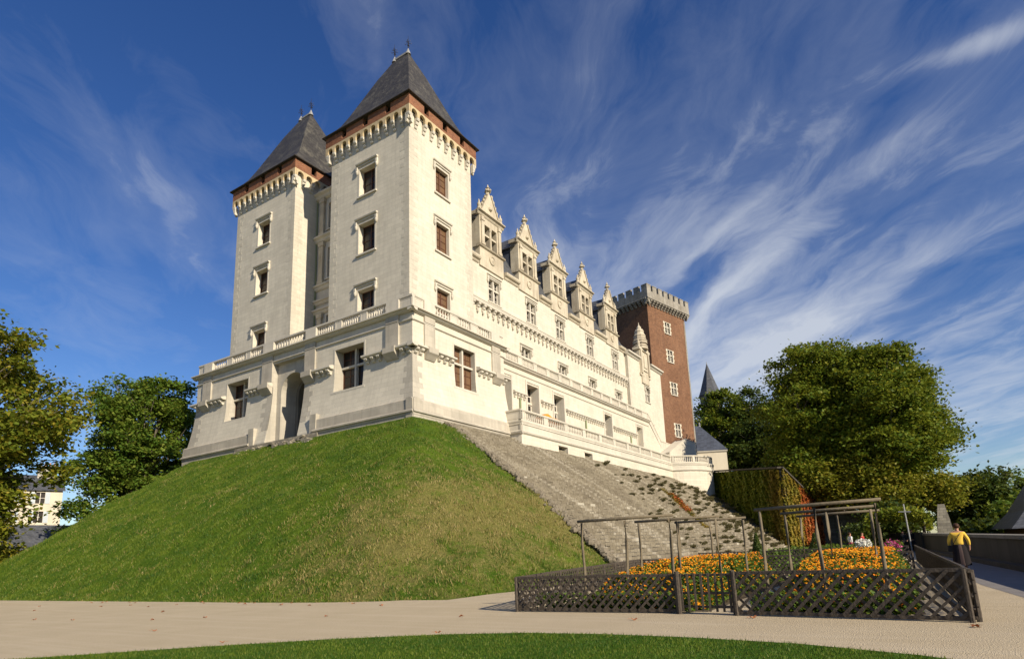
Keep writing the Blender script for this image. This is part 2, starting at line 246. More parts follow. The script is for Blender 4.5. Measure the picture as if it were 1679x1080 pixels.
# ------------------------------------------------------------------ mesh builder
class MB:
    def __init__(s): s.v = []; s.f = []; s.m = []
    def face(s, pts, m=0):
        b = len(s.v); s.v += [tuple(p) for p in pts]; s.f.append(tuple(range(b, b+len(pts)))); s.m.append(m)
    def hexa(s, P, m=0):   # 8 points: bottom 4 then top 4
        b = len(s.v); s.v += [tuple(p) for p in P]
        for q in ((0, 3, 2, 1), (4, 5, 6, 7), (0, 1, 5, 4), (1, 2, 6, 5), (2, 3, 7, 6), (3, 0, 4, 7)):
            s.f.append(tuple(b+i for i in q)); s.m.append(m)
    def box(s, x0, x1, y0, y1, z0, z1, m=0):
        s.hexa([(x0, y0, z0), (x1, y0, z0), (x1, y1, z0), (x0, y1, z0), (x0, y0, z1), (x1, y0, z1), (x1, y1, z1), (x0, y1, z1)], m)
    def ring(s, rings, m=0, caps=True, closed=True):
        b = len(s.v); n = len(rings[0])
        for r in rings: s.v += [tuple(p) for p in r]
        for i in range(len(rings)-1):
            for j in range(n if closed else n-1):
                k = (j+1) % n; s.f.append((b+i*n+j, b+i*n+k, b+(i+1)*n+k, b+(i+1)*n+j)); s.m.append(m)
        if caps and closed:
            s.f.append(tuple(b+j for j in reversed(range(n)))); s.m.append(m)
            s.f.append(tuple(b+(len(rings)-1)*n+j for j in range(n))); s.m.append(m)
    def tube(s, pts, rad, n=8, m=0):
        rings = []; pts = [Vector(p) for p in pts]
        if not hasattr(rad, '__len__'): rad = [rad]*len(pts)
        for i, p in enumerate(pts):
            d = (pts[min(i+1, len(pts)-1)]-pts[max(i-1, 0)]).normalized()
            a = d.cross(Vector((0, 0, 1))); a = a.normalized() if a.length > 1e-3 else Vector((1, 0, 0)); b = d.cross(a)
            rings.append([p+(a*math.cos(2*math.pi*k/n)+b*math.sin(2*math.pi*k/n))*rad[i] for k in range(n)])
        s.ring(rings, m)
    def lathe(s, c, prof, n=8, m=0, rot=0.0):
        s.ring([[(c[0]+r*math.cos(2*math.pi*k/n+rot), c[1]+r*math.sin(2*math.pi*k/n+rot), c[2]+z) for k in range(n)] for r, z in prof], m)
    def beam(s, p, q, w_, h_, m=0, up=(0, 0, 1)):
        p = Vector(p); q = Vector(q); d = (q-p).normalized(); u = Vector(up); a = d.cross(u)
        if a.length < 1e-3: a = Vector((1, 0, 0))
        a = a.normalized()*w_/2; b = a.cross(d).normalized()*h_/2
        s.hexa([p-a-b, p+a-b, q+a-b, q-a-b, p-a+b, p+a+b, q+a+b, q-a+b], m)
    def build(s, name, mats, parent=None, smooth=False, origin=None):
        me = bpy.data.meshes.new(name); o = bpy.data.objects.new(name, me); COL.objects.link(o)
        root = parent; off = Vector((0, 0, 0))
        while root is not None: off += root.location; root = root.parent
        if parent is not None: o.parent = parent
        elif origin is not None: o.location = origin; off = Vector(origin)
        me.from_pydata([(x-off.x, y-off.y, z-off.z) for x, y, z in s.v], [], s.f)
        for k in (mats if isinstance(mats, (list, tuple)) else [mats]): me.materials.append(MATS[k])
        me.polygons.foreach_set('material_index', s.m)
        if smooth: me.polygons.foreach_set('use_smooth', [True]*len(s.f))
        me.update(); return o
    def split(s, name, mats, parent=None, smooth=False, gap=.03):
        """each cluster of touching pieces becomes an object of its own"""
        n = len(s.v); p = list(range(n))
        def find(a):
            while p[a] != a: p[a] = p[p[a]]; a = p[a]
            return a
        for f in s.f:
            r = find(f[0])
            for q in f[1:]: p[find(q)] = r
        isl = {}
        for i in range(n): isl.setdefault(find(i), []).append(i)
        box = {r: ([min(s.v[i][k] for i in L)-gap for k in range(3)], [max(s.v[i][k] for i in L)+gap for k in range(3)]) for r, L in isl.items()}
        ks = list(isl); q = {k: k for k in ks}
        def fq(a):
            while q[a] != a: a = q[a]
            return a
        for i, a in enumerate(ks):
            for c in ks[i+1:]:
                A, B = box[a], box[c]
                if all(A[0][k] < B[1][k] and B[0][k] < A[1][k] for k in range(3)): q[fq(a)] = fq(c)
        out = {}
        for f, m in zip(s.f, s.m): out.setdefault(fq(find(f[0])), []).append((f, m))
        res = []
        for r, fs in out.items():
            g = MB(); mp_ = {}
            for f, m in fs:
                ff = []
                for i in f:
                    if i not in mp_: mp_[i] = len(g.v); g.v.append(s.v[i])
                    ff.append(mp_[i])
                g.f.append(tuple(ff)); g.m.append(m)
            res.append(g.build(name, mats, parent, smooth))
        return res
def tag(o, label=None, cat=None, group=None, kind=None):
    if label: o['label'] = label
    if cat: o['category'] = cat
    if group: o['group'] = group
    if kind: o['kind'] = kind
    return o
def thing(name, loc, label, cat, group=None):
    o = bpy.data.objects.new(name, None); COL.objects.link(o); o.location = loc; o.empty_display_size = 0.3
    return tag(o, label, cat, group)

class Fr:
    """facade frame: u along the wall, d outwards, z up"""
    def __init__(s, ox, oy, ux, uy, nx, ny, off=None, e0=None, e1=None): s.o = (ox, oy); s.u = (ux, uy); s.n = (nx, ny); s.off = off; s.e0 = e0; s.e1 = e1
    def __call__(s, u, d, z):
        if s.off:
            k = s.off(z); d = d+k
            if s.e0 is not None and abs(u-s.e0) < 1e-6: u -= k
            elif s.e1 is not None and abs(u-s.e1) < 1e-6: u += k
        return (s.o[0]+s.u[0]*u+s.n[0]*d, s.o[1]+s.u[1]*u+s.n[1]*d, z)
def fbox(mb, F, u0, u1, d0, d1, z0, z1, m=0):
    mb.hexa([F(u0, d0, z0), F(u1, d0, z0), F(u1, d1, z0), F(u0, d1, z0), F(u0, d0, z1), F(u1, d0, z1), F(u1, d1, z1), F(u0, d1, z1)], m)
def fslope(mb, F, u0, u1, d0, d1, za0, za1, zb0, zb1, m=0):
    mb.hexa([F(u0, d0, za0), F(u1, d0, zb0), F(u1, d1, zb0), F(u0, d1, za0), F(u0, d0, za1), F(u1, d0, zb1), F(u1, d1, zb1), F(u0, d1, za1)], m)
def wall(mb, F, u0, u1, z0, z1, holes=(), depth=0.5, m=0, mr=None, zs=()):
    mr = m if mr is None else mr
    us = sorted({u0, u1, *[h[i] for h in holes for i in (0, 1)]}); zz = sorted({z0, z1, *[h[i] for h in holes for i in (2, 3)], *zs})
    for i in range(len(us)-1):
        for j in range(len(zz)-1):
            uc, zc = (us[i]+us[i+1])/2, (zz[j]+zz[j+1])/2
            if any(h[0] < uc < h[1] and h[2] < zc < h[3] for h in holes): continue
            mb.face([F(us[i], 0, zz[j]), F(us[i+1], 0, zz[j]), F(us[i+1], 0, zz[j+1]), F(us[i], 0, zz[j+1])], m)
    for h in holes:
        a, b, c, d = h[:4]; dp = h[4] if len(h) > 4 else depth
        zl = [c]+[z for z in zz if c < z < d]+[d]
        def bk(u, z): return F(u, -dp-(F.off(z) if F.off else 0), z)
        for za, zb in zip(zl, zl[1:]):
            for u in (a, b): mb.face([F(u, 0, za), F(u, 0, zb), bk(u, zb), bk(u, za)], mr)
        for z in (c, d): mb.face([F(a, 0, z), F(b, 0, z), bk(b, z), bk(a, z)], mr)
FLAT = lambda F: Fr(F.o[0], F.o[1], *F.u, *F.n)

def window(parent, F, u0, u1, z0, z1, depth=0.5, style='cross', hood=True, pane='pane_dark', frame=0.16, hoodw=0.35, hoodz=0.55):
    """surround + sill + glazing as one part, hood mould as a sub-part (or twin part when already two levels deep)"""
    F = FLAT(F); g = MB()
    uc = (u0+u1)/2; w_ = u1-u0
    fbox(g, F, u0-.02, u1+.02, -depth-.06, -depth-.03, z0, z1, 2)           # glass
    fr = 0.07
    for a, b in ((u0, u0+fr), (u1-fr, u1)): fbox(g, F, a, b, -depth-.03, -depth+.03, z0, z1, 1)
    for a, b in ((z0, z0+fr), (z1-fr, z1)): fbox(g, F, u0+fr, u1-fr, -depth-.03, -depth+.025, a, b, 1)
    if style == 'cross':                                                  # stone mullion and transom
        zt = z0+(z1-z0)*0.60
        fbox(g, F, uc-.10, uc+.10, -depth-.02, -depth+.26, z0, z1, 0); fbox(g, F, u0, u1, -depth-.02, -depth+.22, zt-.09, zt+.09, 0)
        for a, b in ((u0+fr, uc-.1), (uc+.1, u1-fr)):
            c = (a+b)/2; fbox(g, F, c-.025, c+.025, -depth-.03, -depth+.01, z0+fr, z1-fr, 1)
            for k in (0.2, 0.4, 0.8): zq = z0+(z1-z0)*k; fbox(g, F, a, b, -depth-.03, -depth+.008, zq-.02, zq+.02, 1)
    elif style == 'bars':
        fbox(g, F, uc-.045, uc+.045, -depth-.03, -depth+.04, z0+fr, z1-fr, 1)
        for k in (0.25, 0.5, 0.75):
            zq = z0+(z1-z0)*k
            for a, b in ((u0+fr, uc-.045), (uc+.045, u1-fr)): fbox(g, F, a, b, -depth-.03, -depth+.01, zq-.02, zq+.02, 1)
    elif style == 'low':                                                  # two lights over two
        fbox(g, F, uc-.09, uc+.09, -depth-.02, -depth+.2, z0, z1, 0)
        for a, b in ((u0+fr, uc-.09), (uc+.09, u1-fr)): zq = (z0+z1)/2; fbox(g, F, a, b, -depth-.03, -depth+.01, zq-.02, zq+.02, 1)
    # moulded surround
    e = frame
    for (a, b) in ((u0-e, u0-.004), (u1+.004, u1+e)):
        fbox(g, F, a, b, -.05, .02, z0-.01, z1+e, 0)
    fbox(g, F, u0-.004, u1+.004, -.05, .018, z1+.004, z1+e, 0)
    fbox(g, F, u0-e-.08, u1+e+.08, -.05, .16, z0-.20, z0-.06, 0); fbox(g, F, u0-e, u1+e, -.05, .10, z0-.06, z0-.012, 0)
    wmat = 'wood_red' if pane == 'pane_brown' or style == 'bars' or z1 < 19.3 and u0 < 60 else 'white_paint'
    o = g.build('window', ['trim_stone', wmat, pane], parent)
    if hood:
        h = MB(); zt = z1+hoodz; a0, a1 = u0-hoodw, u1+hoodw
        h.hexa([F(a0, -.05, zt-.16), F(a1, -.05, zt-.16), F(a1, .20, zt-.10), F(a0, .20, zt-.10), F(a0, -.05, zt+.10), F(a1, -.05, zt+.10), F(a1, .24, zt), F(a0, .24, zt)])
        fbox(h, F, a0+.03, a1-.03, -.05, .10, zt-.28, zt-.161)
        for s_ in (a0, a1-.20):                                            # returns with carved drops
            fbox(h, F, s_, s_+.20, -.05, .17, zt-.62, zt-.29)
            c = F(s_+.10, .08, 0); h.lathe((c[0], c[1], zt-1.02), [(.02, 0), (.10, .10), (.15, .24), (.13, .36), (.15, .398)], 7)
        h.build('hood_mould', ['trim_stone'], parent)
    return o

def moulding(mb, F, u0, u1, prof, m=0):
    """extrude a profile [(d,z)...] closed on the wall"""
    P = [(-.08, prof[0][1])]+list(prof)+[(-.08, prof[-1][1])]
    mb.ring([[F(u0, d, z) for d, z in P], [F(u1, d, z) for d, z in P]], m)
def arch_wall(mb, F, u0, u1, z0, z1, uc, r, zs, depth, m=0, mi=None, n=14, sill=None):
    """wall with one round-headed opening (radius r, springing zs, from sill)"""
    mi = m if mi is None else mi; sill = z0 if sill is None else sill
    A = [(uc-r, sill)]+[(uc-r*math.cos(math.pi*k/n), zs+r*math.sin(math.pi*k/n)) for k in range(n+1)]+[(uc+r, sill)]
    q = lambda pts: mb.face([F(u, 0, z) for u, z in pts], m)
    q([(u0, z0), (uc-r, z0), (uc-r, zs), (u0, zs)]); q([(uc+r, z0), (u1, z0), (u1, zs), (uc+r, zs)])
    if sill > z0: q([(uc-r, z0), (uc+r, z0), (uc+r, sill), (uc-r, sill)])
    top = [(u0+(u1-u0)*k/n, z1) for k in range(n+1)]; arc = A[1:-1]
    q([(u0, zs), arc[0], top[0]]); q([(u1, zs), top[-1], arc[-1]])
    for k in range(n): q([arc[k], arc[k+1], top[k+1], top[k]])
    for a, b in zip(A, A[1:]): mb.face([F(a[0], 0, a[1]), F(b[0], 0, b[1]), F(b[0], -depth, b[1]), F(a[0], -depth, a[1])], mi)

def corbel(mb, F, u, w_, p, z0, z1, m=0, steps=3):
    """stepped corbel: rounded blocks growing outwards"""
    h = (z1-z0)/steps
    for k in range(steps):
        d = p*(k+1)/steps; dz = p/steps*0.9
        a, b = u-w_/2, u+w_/2; za, zb = z0+k*h, z0+(k+1)*h-.012
        prof = [(d-dz*.9, za), (d-dz*.35, za+h*.12), (d, za+h*.45), (d, zb)]
        mb.ring([[F(x, dd, zz_) for dd, zz_ in [(-.05, za)]+prof+[(-.05, zb)]] for x in (a, b)], m)
def machicolation(F, u0, u1, n, p, zc, za, zt, parent, cm='trim_stone', am='ochre_stone', steps=3, ends=(True, True)):
    """n bays between n+1 corbels; arches springing at za-..; band up to zt"""
    g = MB(); pitch = (u1-u0)/n; cw = pitch*.30
    for k in range(n+1):
        if (k == 0 and not ends[0]) or (k == n and not ends[1]): continue
        corbel(g, F, u0+k*pitch, cw, p, zc, za, 0, steps)
    for k in range(n):
        a, b = u0+k*pitch, u0+(k+1)*pitch; r = (pitch-cw)/2*.98; c = (a+b)/2; nn = 8
        arc = [(c-r*math.cos(math.pi*i/nn), za+(zt-za)*.30+r*math.sin(math.pi*i/nn)) for i in range(nn+1)]
        arc = [(arc[0][0], za)]+arc+[(arc[-1][0], za)]
        top = [(a+(b-a)*i/(len(arc)-1), zt) for i in range(len(arc))]
        g.face([F(a, p, za), F(*(arc[0][0], p, za)), F(top[0][0], p, zt)], 1); g.face([F(b, p, za), F(b, p, zt), F(arc[-1][0], p, za)], 1)
        for i in range(len(arc)-1):
            g.face([F(arc[i][0], p, arc[i][1]), F(arc[i+1][0], p, arc[i+1][1]), F(top[i+1][0], p, zt), F(top[i][0], p, zt)], 1)
            g.face([F(arc[i][0], p, arc[i][1]), F(arc[i+1][0], p, arc[i+1][1]), F(arc[i+1][0], p-.22, arc[i+1][1]), F(arc[i][0], p-.22, arc[i][1])], 1)
    return g.build('machicolation', [cm, am], parent)
def quoins(F, F2, z0, z1, parent, h=0.42, sw=1):
    """alternating corner blocks, 8 mm proud, on the two faces meeting at u=0"""
    g = MB(); z = z0; k = 0
    while z < z1-.1:
        zb = min(z+h, z1)-.006
        l1, l2 = ((.95, .55) if k % 2 else (.55, .95)); l1 *= rnd.uniform(.85, 1.2); l2 *= rnd.uniform(.85, 1.2)
        for Fq, s_, l in ((F, 1, l1), (F2, sw, l2)):
            if Fq is None: continue
            e = [0, s_*l]; fbox(g, Fq, min(e), max(e), -.03, .009, z, zb)
        z += h; k += 1
    return g.split('quoin', 'quoin_pale' if z1 > 30 else 'quoin_stone', parent, False, .06)

def balusters(F, u0, u1, zb, zt, parent, n=None):
    g = MB(); n = n or max(3, round((u1-u0)/.30)); pt = (u1-u0)/n
    for k in range(n):
        c = F(u0+(k+.5)*pt, -.14, 0); h = zt-zb; r = .085
        g.lathe((c[0], c[1], zb), [(r*1.05, 0), (r*1.05, h*.1), (r*.55, h*.16), (r*1.15, h*.34), (r*.95, h*.5), (r*.5, h*.78), (r*.7, h*.86), (r*1.05, h*.9), (r*1.05, h)], 8, 0)
    return g.build('baluster_row', ['trim_stone'], parent, True)
def balustrade(parent, F, u0, u1, zb, zt, rows, name='balustrade', piers=(), back=True):
    """plinth and rail with solid dado wherever there is no row of balusters"""
    g = MB(); th = .28
    fbox(g, F, u0, u1, -th, .0, zb, zb+.14); fbox(g, F, u0, u1, -th-.03, .05, zt-.14, zt); fbox(g, F, u0, u1, -th, .025, zt-.185, zt-.141)
    ed = [u0]+[x for r_ in rows for x in r_[:2]]+[u1]
    for a, b in zip(ed[::2], ed[1::2]):
        if b-a > .02:
            fbox(g, F, a, b, -th+.02, -.02, zb+.141, zt-.186)
            if b-a > .7: 
                for (x0, x1, z0_, z1_) in ((a+.08, a+.13, zb+.22, zt-.27), (b-.13, b-.08, zb+.22, zt-.27), (a+.131, b-.131, zb+.22, zb+.26), (a+.131, b-.131, zt-.31, zt-.27)): fbox(g, F, x0, x1, -.03, .0, z0_, z1_)
    for a, b in piers: fbox(g, F, a, b, -th-.02, .12, zb+.01, zt-.188)
    o = g.build(name, ['trim_stone'], parent)
    for r_ in rows: balusters(F, r_[0], r_[1], zb+.14, zt-.186, o, r_[2] if len(r_) > 2 else None)
    return o

# ================================================================== THE CASTLE
castle = thing('castle', (45, 45, 12), 'pale limestone castle with two slate-roofed square towers and a long dormered wing', 'castle')
SPLIT = {'pilaster', 'corbel_course', 'plinth', 'string_course', 'quoin', 'drainpipe', 'cornice', 'finial'}
def part(mb, name, mats, parent=castle, smooth=False):
    if name in SPLIT: return mb.split(name, mats, parent, smooth)
    return mb.build(name, mats, parent, smooth)
# ---- podium
PX, PY, PN, PE = 33.35, 31.46, 61.75, 45.95
def batter(z): return 0.0 if z > 17.5 else .62*((17.5-max(z, 12.3))/5.2)**1.7
FW = Fr(PX, 0, 0, 1, -1, 0, batter, PY, PN); FS = Fr(0, PY, 1, 0, 0, -1, batter, PX, PE)
FNn = Fr(0, PN, 1, 0, 0, 1, batter, PX, PE); FE = Fr(PE, 0, 0, 1, 1, 0, batter, PY, PN)
fW, fS, fE = FLAT(FW), FLAT(FS), FLAT(FE)
ZS = [12.3, 12.8, 13.3, 13.8, 14.3, 14.8, 15.3, 15.8, 16.3, 16.9, 17.5, 18]
b = MB()
WIN_W = [(36.9, 40.45, 15.5, 19.25, .95), (52.9, 56.35, 15.3, 19.15, .95)]
wall(b, FW, PY, PN, 11.2, 20.7, WIN_W+[(44.4, 49.0, 11.2, 19.75, .45)], .9, 0, 1, ZS)
wall(b, FS, PX, PE, 11.2, 20.7, [(38.45, 41.35, 15.5, 19.2, .55)], .55, 0, 1, ZS)
wall(b, FNn, PX, PE, 11.2, 20.7, [], .5, 0, 0, ZS); wall(b, FE, PY, PN, 11.2, 20.7, [], .5, 0, 0, ZS)
b.face([(PX, PY, 20.95), (PE, PY, 20.95), (PE, PN, 20.95), (PX, PN, 20.95)], 1)
# doorway
FD = Fr(PX+.45, 0, 0, 1, -1, 0)
arch_wall(b, FD, 44.4, 49.0, 11.2, 19.76, 46.65, 1.72, 16.9, 1.6, 1, 1)
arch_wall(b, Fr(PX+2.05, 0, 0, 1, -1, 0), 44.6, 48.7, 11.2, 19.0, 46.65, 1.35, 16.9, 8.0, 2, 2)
podium = part(b, 'podium', ['ashlar', 'quoin_stone', 'passage_shade_stone'])
g = MB(); fbox(g, FD, 44.6, 48.8, -9.6, -9.01, 11.2, 19); fbox(g, FD, 45.0, 48.3, -9.0, .25, 11.3, 12.05, 1); part(g, 'doorway', ['trim_stone', 'plinth_stone'], podium)
quoins(Fr(PX, PY, 0, 1, -1, 0, batter, 0), Fr(PX, PY, 1, 0, 0, -1, batter, 0), 13.4, 17.3, podium, .46)
g = MB()
for k, (a, s_) in enumerate(((44.4, -1), (49.0, 1), (61.75, -1))):
    z = 13.4; q = 0
    while z < 17.2:
        l = (1.3 if q % 2 else .8)*rnd.uniform(.9, 1.15); e = sorted((a, a+s_*l)); fbox(g, FW, e[0], e[1], -.03, .009, z, z+.45); z += .46; q += 1
part(g, 'quoin', 'quoin_stone', podium)
# plinth and base mouldings
g = MB()
for F, segs in ((fW, [(30.72, 42.2), (51.2, 62.5)]), (fS, [(32.6, 46.0)])):
    for a, c in segs:
        g.ring([[F(u, d, z) for d, z in ((0, 12.42), (.68, 12.42), (.66, 13.22), (.50, 13.36), (0, 13.36))] for u in (a, c)])
        moulding(g, F, a-.0, c, [(.70, 12.0), (.74, 12.14), (.86, 12.2), (.86, 12.32), (.76, 12.41)])
        fbox(g, F, a, c, 0, .69, 11.3, 11.98)
for u in (42.2, 51.0): fbox(g, fW, u-.35 if u < 45 else u-.45, u+.45 if u < 45 else u+.35, 0, .74, 12.0, 13.75)
part(g, 'plinth', 'plinth_stone', podium)
# string course with corbels, frieze line, cornice
g = MB(); sp = [(.30, 17.62), (.50, 17.72), (.50, 17.86), (.10, 17.98)]
for F, segs in ((fW, [(PY-.52, 36.75), (40.6, 44.35), (49.05, 52.75), (56.5, 62.2)]), (fS, [(PX-.52, 38.3), (41.5, 46.4)])):
    for a, c in segs: moulding(g, F, a, c, sp)
part(g, 'string_course', 'trim_stone', podium)
g = MB()
for F, us in ((fW, [31.7, 32.3, 34.9, 35.6, 36.3, 41.0, 41.7, 42.3, 51.2, 51.8, 52.4, 57.0, 57.7, 58.4, 61.3]), (fS, [33.6, 34.15, 36.4, 37.1, 37.8, 41.9, 42.6, 43.3, 45.7])):
    for u in us: corbel(g, F, u, .30, .44, 17.15, 17.61, 0, 2)
part(g, 'corbel_course', 'trim_stone', podium)
g = MB()
PIL_W = [(32.85, 34.26), (42.96, 44.36), (49.02, 50.6), (59.07, 60.55)]; PIL_S = [(34.64, 35.89), (43.9, 45.2)]
for F, segs in ((fW, PIL_W), (fS, PIL_S)):
    for a, c in segs:
        fbox(g, F, a, c, -.05, .15, 17.99, 19.9); fbox(g, F, a, c, -.05, .17, 20.06, 20.6)
        g.ring([[F(u, d, z) for d, z in ((0, 16.9), (.12, 16.95), (.40, 17.3), (.56, 17.45), (.56, 17.92), (0, 17.99))] for u in (a+.05, c-.05)])
part(g, 'pilaster', 'plinth_stone', podium)
g = MB()
for F, a, c in ((fW, PY-.1, PN+.1), (fS, PX-.1, PE+.1), (fE, PY-.1, PY+2.0)): moulding(g, F, a, c, [(.06, 19.90), (.13, 19.95), (.13, 20.03), (.05, 20.06)])
for F, a, c in ((fW, PY-.5, PN+.5), (fS, PX-.5, PE+.5), (fE, PY-.5, PY+2.0)):
    moulding(g, F, a, c, [(.12, 20.58), (.30, 20.68), (.34, 20.78), (.52, 20.82), (.52, 20.92), (.16, 20.96)])
part(g, 'cornice', 'trim_stone', podium)
for u0, u1, z0, z1, dp in WIN_W:
    window(podium, fW, u0, u1, z0, z1, dp, 'cross', False, 'pane_dark')
window(podium, fS, 38.45, 41.35, 15.5, 19.2, .5, 'cross', False, 'pane_brown')
balustrade(podium, fW, PY, PN, 20.965, 22.13, [(34.3, 36.55), (37.45, 39.7), (40.6, 42.9), (44.4, 48.98, 12), (50.65, 52.75), (53.6, 55.75), (56.8, 58.95)], piers=PIL_W)
balustrade(podium, Fr(0, PY, 1, 0, 0, -1), PX+.29, PE, 20.965, 22.13, [(36.0, 38.05, 6), (39.1, 40.9, 5), (42.0, 43.75, 5)], piers=PIL_S)
g = MB()                                     # rubble footing where the bank has slipped
for i in range(150):
    y = rnd.uniform(41.5, 53.2); z = rnd.uniform(10.55, 11.95)-(0.25 if abs(y-47) > 4 else 0); x = 32.75-(12-z)*.55+rnd.uniform(-.15, .15); a_ = rnd.uniform(.14, .38)
    g.ring([[(x+(-1)**(k % 3 == 0)*a_*.3*rnd.uniform(.5, 1)*(1 if k > 3 else .8), y+a_*math.cos(k*math.pi/3)*rnd.uniform(.7, 1.1), z+a_*.55*math.sin(k*math.pi/3)*rnd.uniform(.7, 1.1)) for k in range(6)], [(x-.35, y+a_*.8*math.cos(k*math.pi/3), z+a_*.4*math.sin(k*math.pi/3)) for k in range(6)]])
g.box(32.5, 33.6, 41.5, 53.2, 10.6, 12.1)
part(g, 'rubble_footing', 'rough_stone', podium)

# ---- towers
TX0, TX1 = 34.45, 43.15
def spike(parent, x, y, z, h=2.0, lead=.35):
    g = MB(); g.lathe((x, y, z-.25), [(.30, 0), (.20, .3), (.07, .62), (.06, .7)], 8, 1)
    g.tube([(x, y, z+.3), (x, y, z+h)], [.045, .012], 6, 0)
    for zz_, r in ((z+.95, .30), (z+1.25, .20)):
        for k in range(4):
            a_ = k*math.pi/2+.4; c, s_ = math.cos(a_), math.sin(a_)
            g.tube([(x, y, zz_), (x+c*r*.6, y+s_*r*.6, zz_+.10), (x+c*r, y+s_*r, zz_-.02), (x+c*r*1.1, y+s_*r*1.1, zz_+.14)], .022, 5, 0)
    g.lathe((x, y, z+.72), [(.03, 0), (.10, .08), (.03, .17)], 6, 0)
    return g.build('finial', ['iron', 'lead'], parent)
def tower(Y0, Y1, winsW, winsS, rz, rr0=.95, dyr=.15):
    F = Fr(TX0, 0, 0, 1, -1, 0); G = Fr(0, Y0, 1, 0, 0, -1); H = Fr(0, Y1, 1, 0, 0, 1); K_ = Fr(TX1, 0, 0, 1, 1, 0)
    b = MB(); wall(b, F, Y0, Y1, 20.9, 40.5, winsW, .62); wall(b, G, TX0, TX1, 20.9, 40.5, winsS, .40)
    wall(b, H, TX0, TX1, 20.9, 40.5); wall(b, K_, Y0, Y1, 20.9, 40.5)
    b.face([(TX0, Y0, 40.5), (TX1, Y0, 40.5), (TX1, Y1, 40.5), (TX0, Y1, 40.5)])
    t_ = part(b, 'tower', 'ashlar')
    quoins(Fr(TX0, Y0, 0, 1, -1, 0), Fr(TX0, Y0, 1, 0, 0, -1), 21, 38.8, t_)
    quoins(Fr(TX0, Y1, 0, -1, -1, 0), Fr(TX1, Y0, -1, 0, 0, -1), 21, 38.8, t_)
    for i, q in enumerate(winsW): window(t_, F, q[0], q[1], q[2], q[3], .58, 'bars', True, 'pane_dark')
    for q in winsS: window(t_, G, q[0], q[1], q[2], q[3], .36, 'bars', True, 'pane_brown')
    p = .44; pitch = .98; cwh = .98*.18
    for FF, a, c, s_ in ((F, Y0, Y1, 1), (G, TX0, TX1, 1), (H, TX0, TX1, 1), (K_, Y0, Y1, 1)):
        n = round((c-a)/.93); machicolation(FF, a-p+cwh, c+p-cwh, n, p, 38.8, 39.72, 40.46, t_)
    g = MB()
    for FF, a, c in ((F, Y0, Y1), (G, TX0, TX1), (H, TX0, TX1), (K_, Y0, Y1)):
        q = a-p; e = c+p
        isx = FF in (G, H); q2, e2 = (q+.3, e-.3) if isx else (q, e)       # butt the corners
        fbox(g, FF, q2, e2, p-.30, p, 40.47, 40.70)
        nm = 4; gap = .62; L = (e-q-gap*(nm-1))/nm
        for k in range(nm):
            u0 = q+k*(L+gap); u1 = u0+L
            if isx and k == 0: u0 = q2
            if isx and k == nm-1: u1 = e2
            fbox(g, FF, u0, u1, p-.30, p, 40.70, 41.54)
        for s_ in ((q, q+cwh), (e-cwh, e)):
            if isx: continue
            fbox(g, FF, s_[0], s_[1], p-.2, p-.003, 39.72, 40.46, 1)
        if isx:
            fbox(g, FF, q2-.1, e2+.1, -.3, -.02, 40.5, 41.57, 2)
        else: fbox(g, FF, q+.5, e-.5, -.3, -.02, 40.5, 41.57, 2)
    g.build('parapet', ['tower_brick', 'ochre_stone', 'gap_shade'], t_)
    xc, yc = (TX0+TX1)/2, (Y0+Y1)/2; hx, hy = (TX1-TX0)/2+.68, (Y1-Y0)/2+.68; r0 = rr0; yr = yc+dyr
    prof = [(41.56, 1.0), (41.64, 1.004), (42.35, .868), (43.3, .745), (44.5, .635), (46.5, .470), (49.2, .248), (rz, .004)]
    rings = []
    for z, k in prof:
        X = hx*k; Yh = r0+(hy-r0)*k; yk = yr+(yc-yr)*k; rings.append([(xc-X, yk-Yh, z), (xc+X, yk-Yh, z), (xc+X, yk+Yh, z), (xc-X, yk+Yh, z)])
    g = MB(); g.ring(rings, 0, True); rf = g.build('roof', 'tower_slate', t_)
    g = MB(); x0, x1, y0, y1 = xc-hx, xc+hx, yc-hy, yc+hy
    for a_, b_ in (((x0, y0), (x1, y0)), ((x1, y0), (x1, y1)), ((x1, y1), (x0, y1)), ((x0, y1), (x0, y0))):
        g.beam((*a_, 41.58), (*b_, 41.58), .06, .09)
    g.build('eaves', 'rafter', t_)
    g = MB(); g.beam((xc, yr-r0-.1, rz+.02), (xc, yr+r0+.1, rz+.02), .24, .20); g.build('ridge_cap', 'lead', t_)
    spike(t_, xc, yr-r0, rz); spike(t_, xc, yr+r0, rz)
    return t_
rowsW = [(34.0, 36.75), (28.25, 31.15), (22.3, 24.75)]
tower(32.81, 42.85, [(36.95, 39.0, a, c) for a, c in rowsW], [(37.9, 39.65, a+.05, c-.08) for a, c in rowsW], 51.85)
tower(48.33, 58.1, [(52.3, 54.2, 33.85, 36.5), (52.3, 54.2, 28.4, 31.05), (52.3, 54.2, 22.3, 24.5)], [], 51.75, .88, -.2)
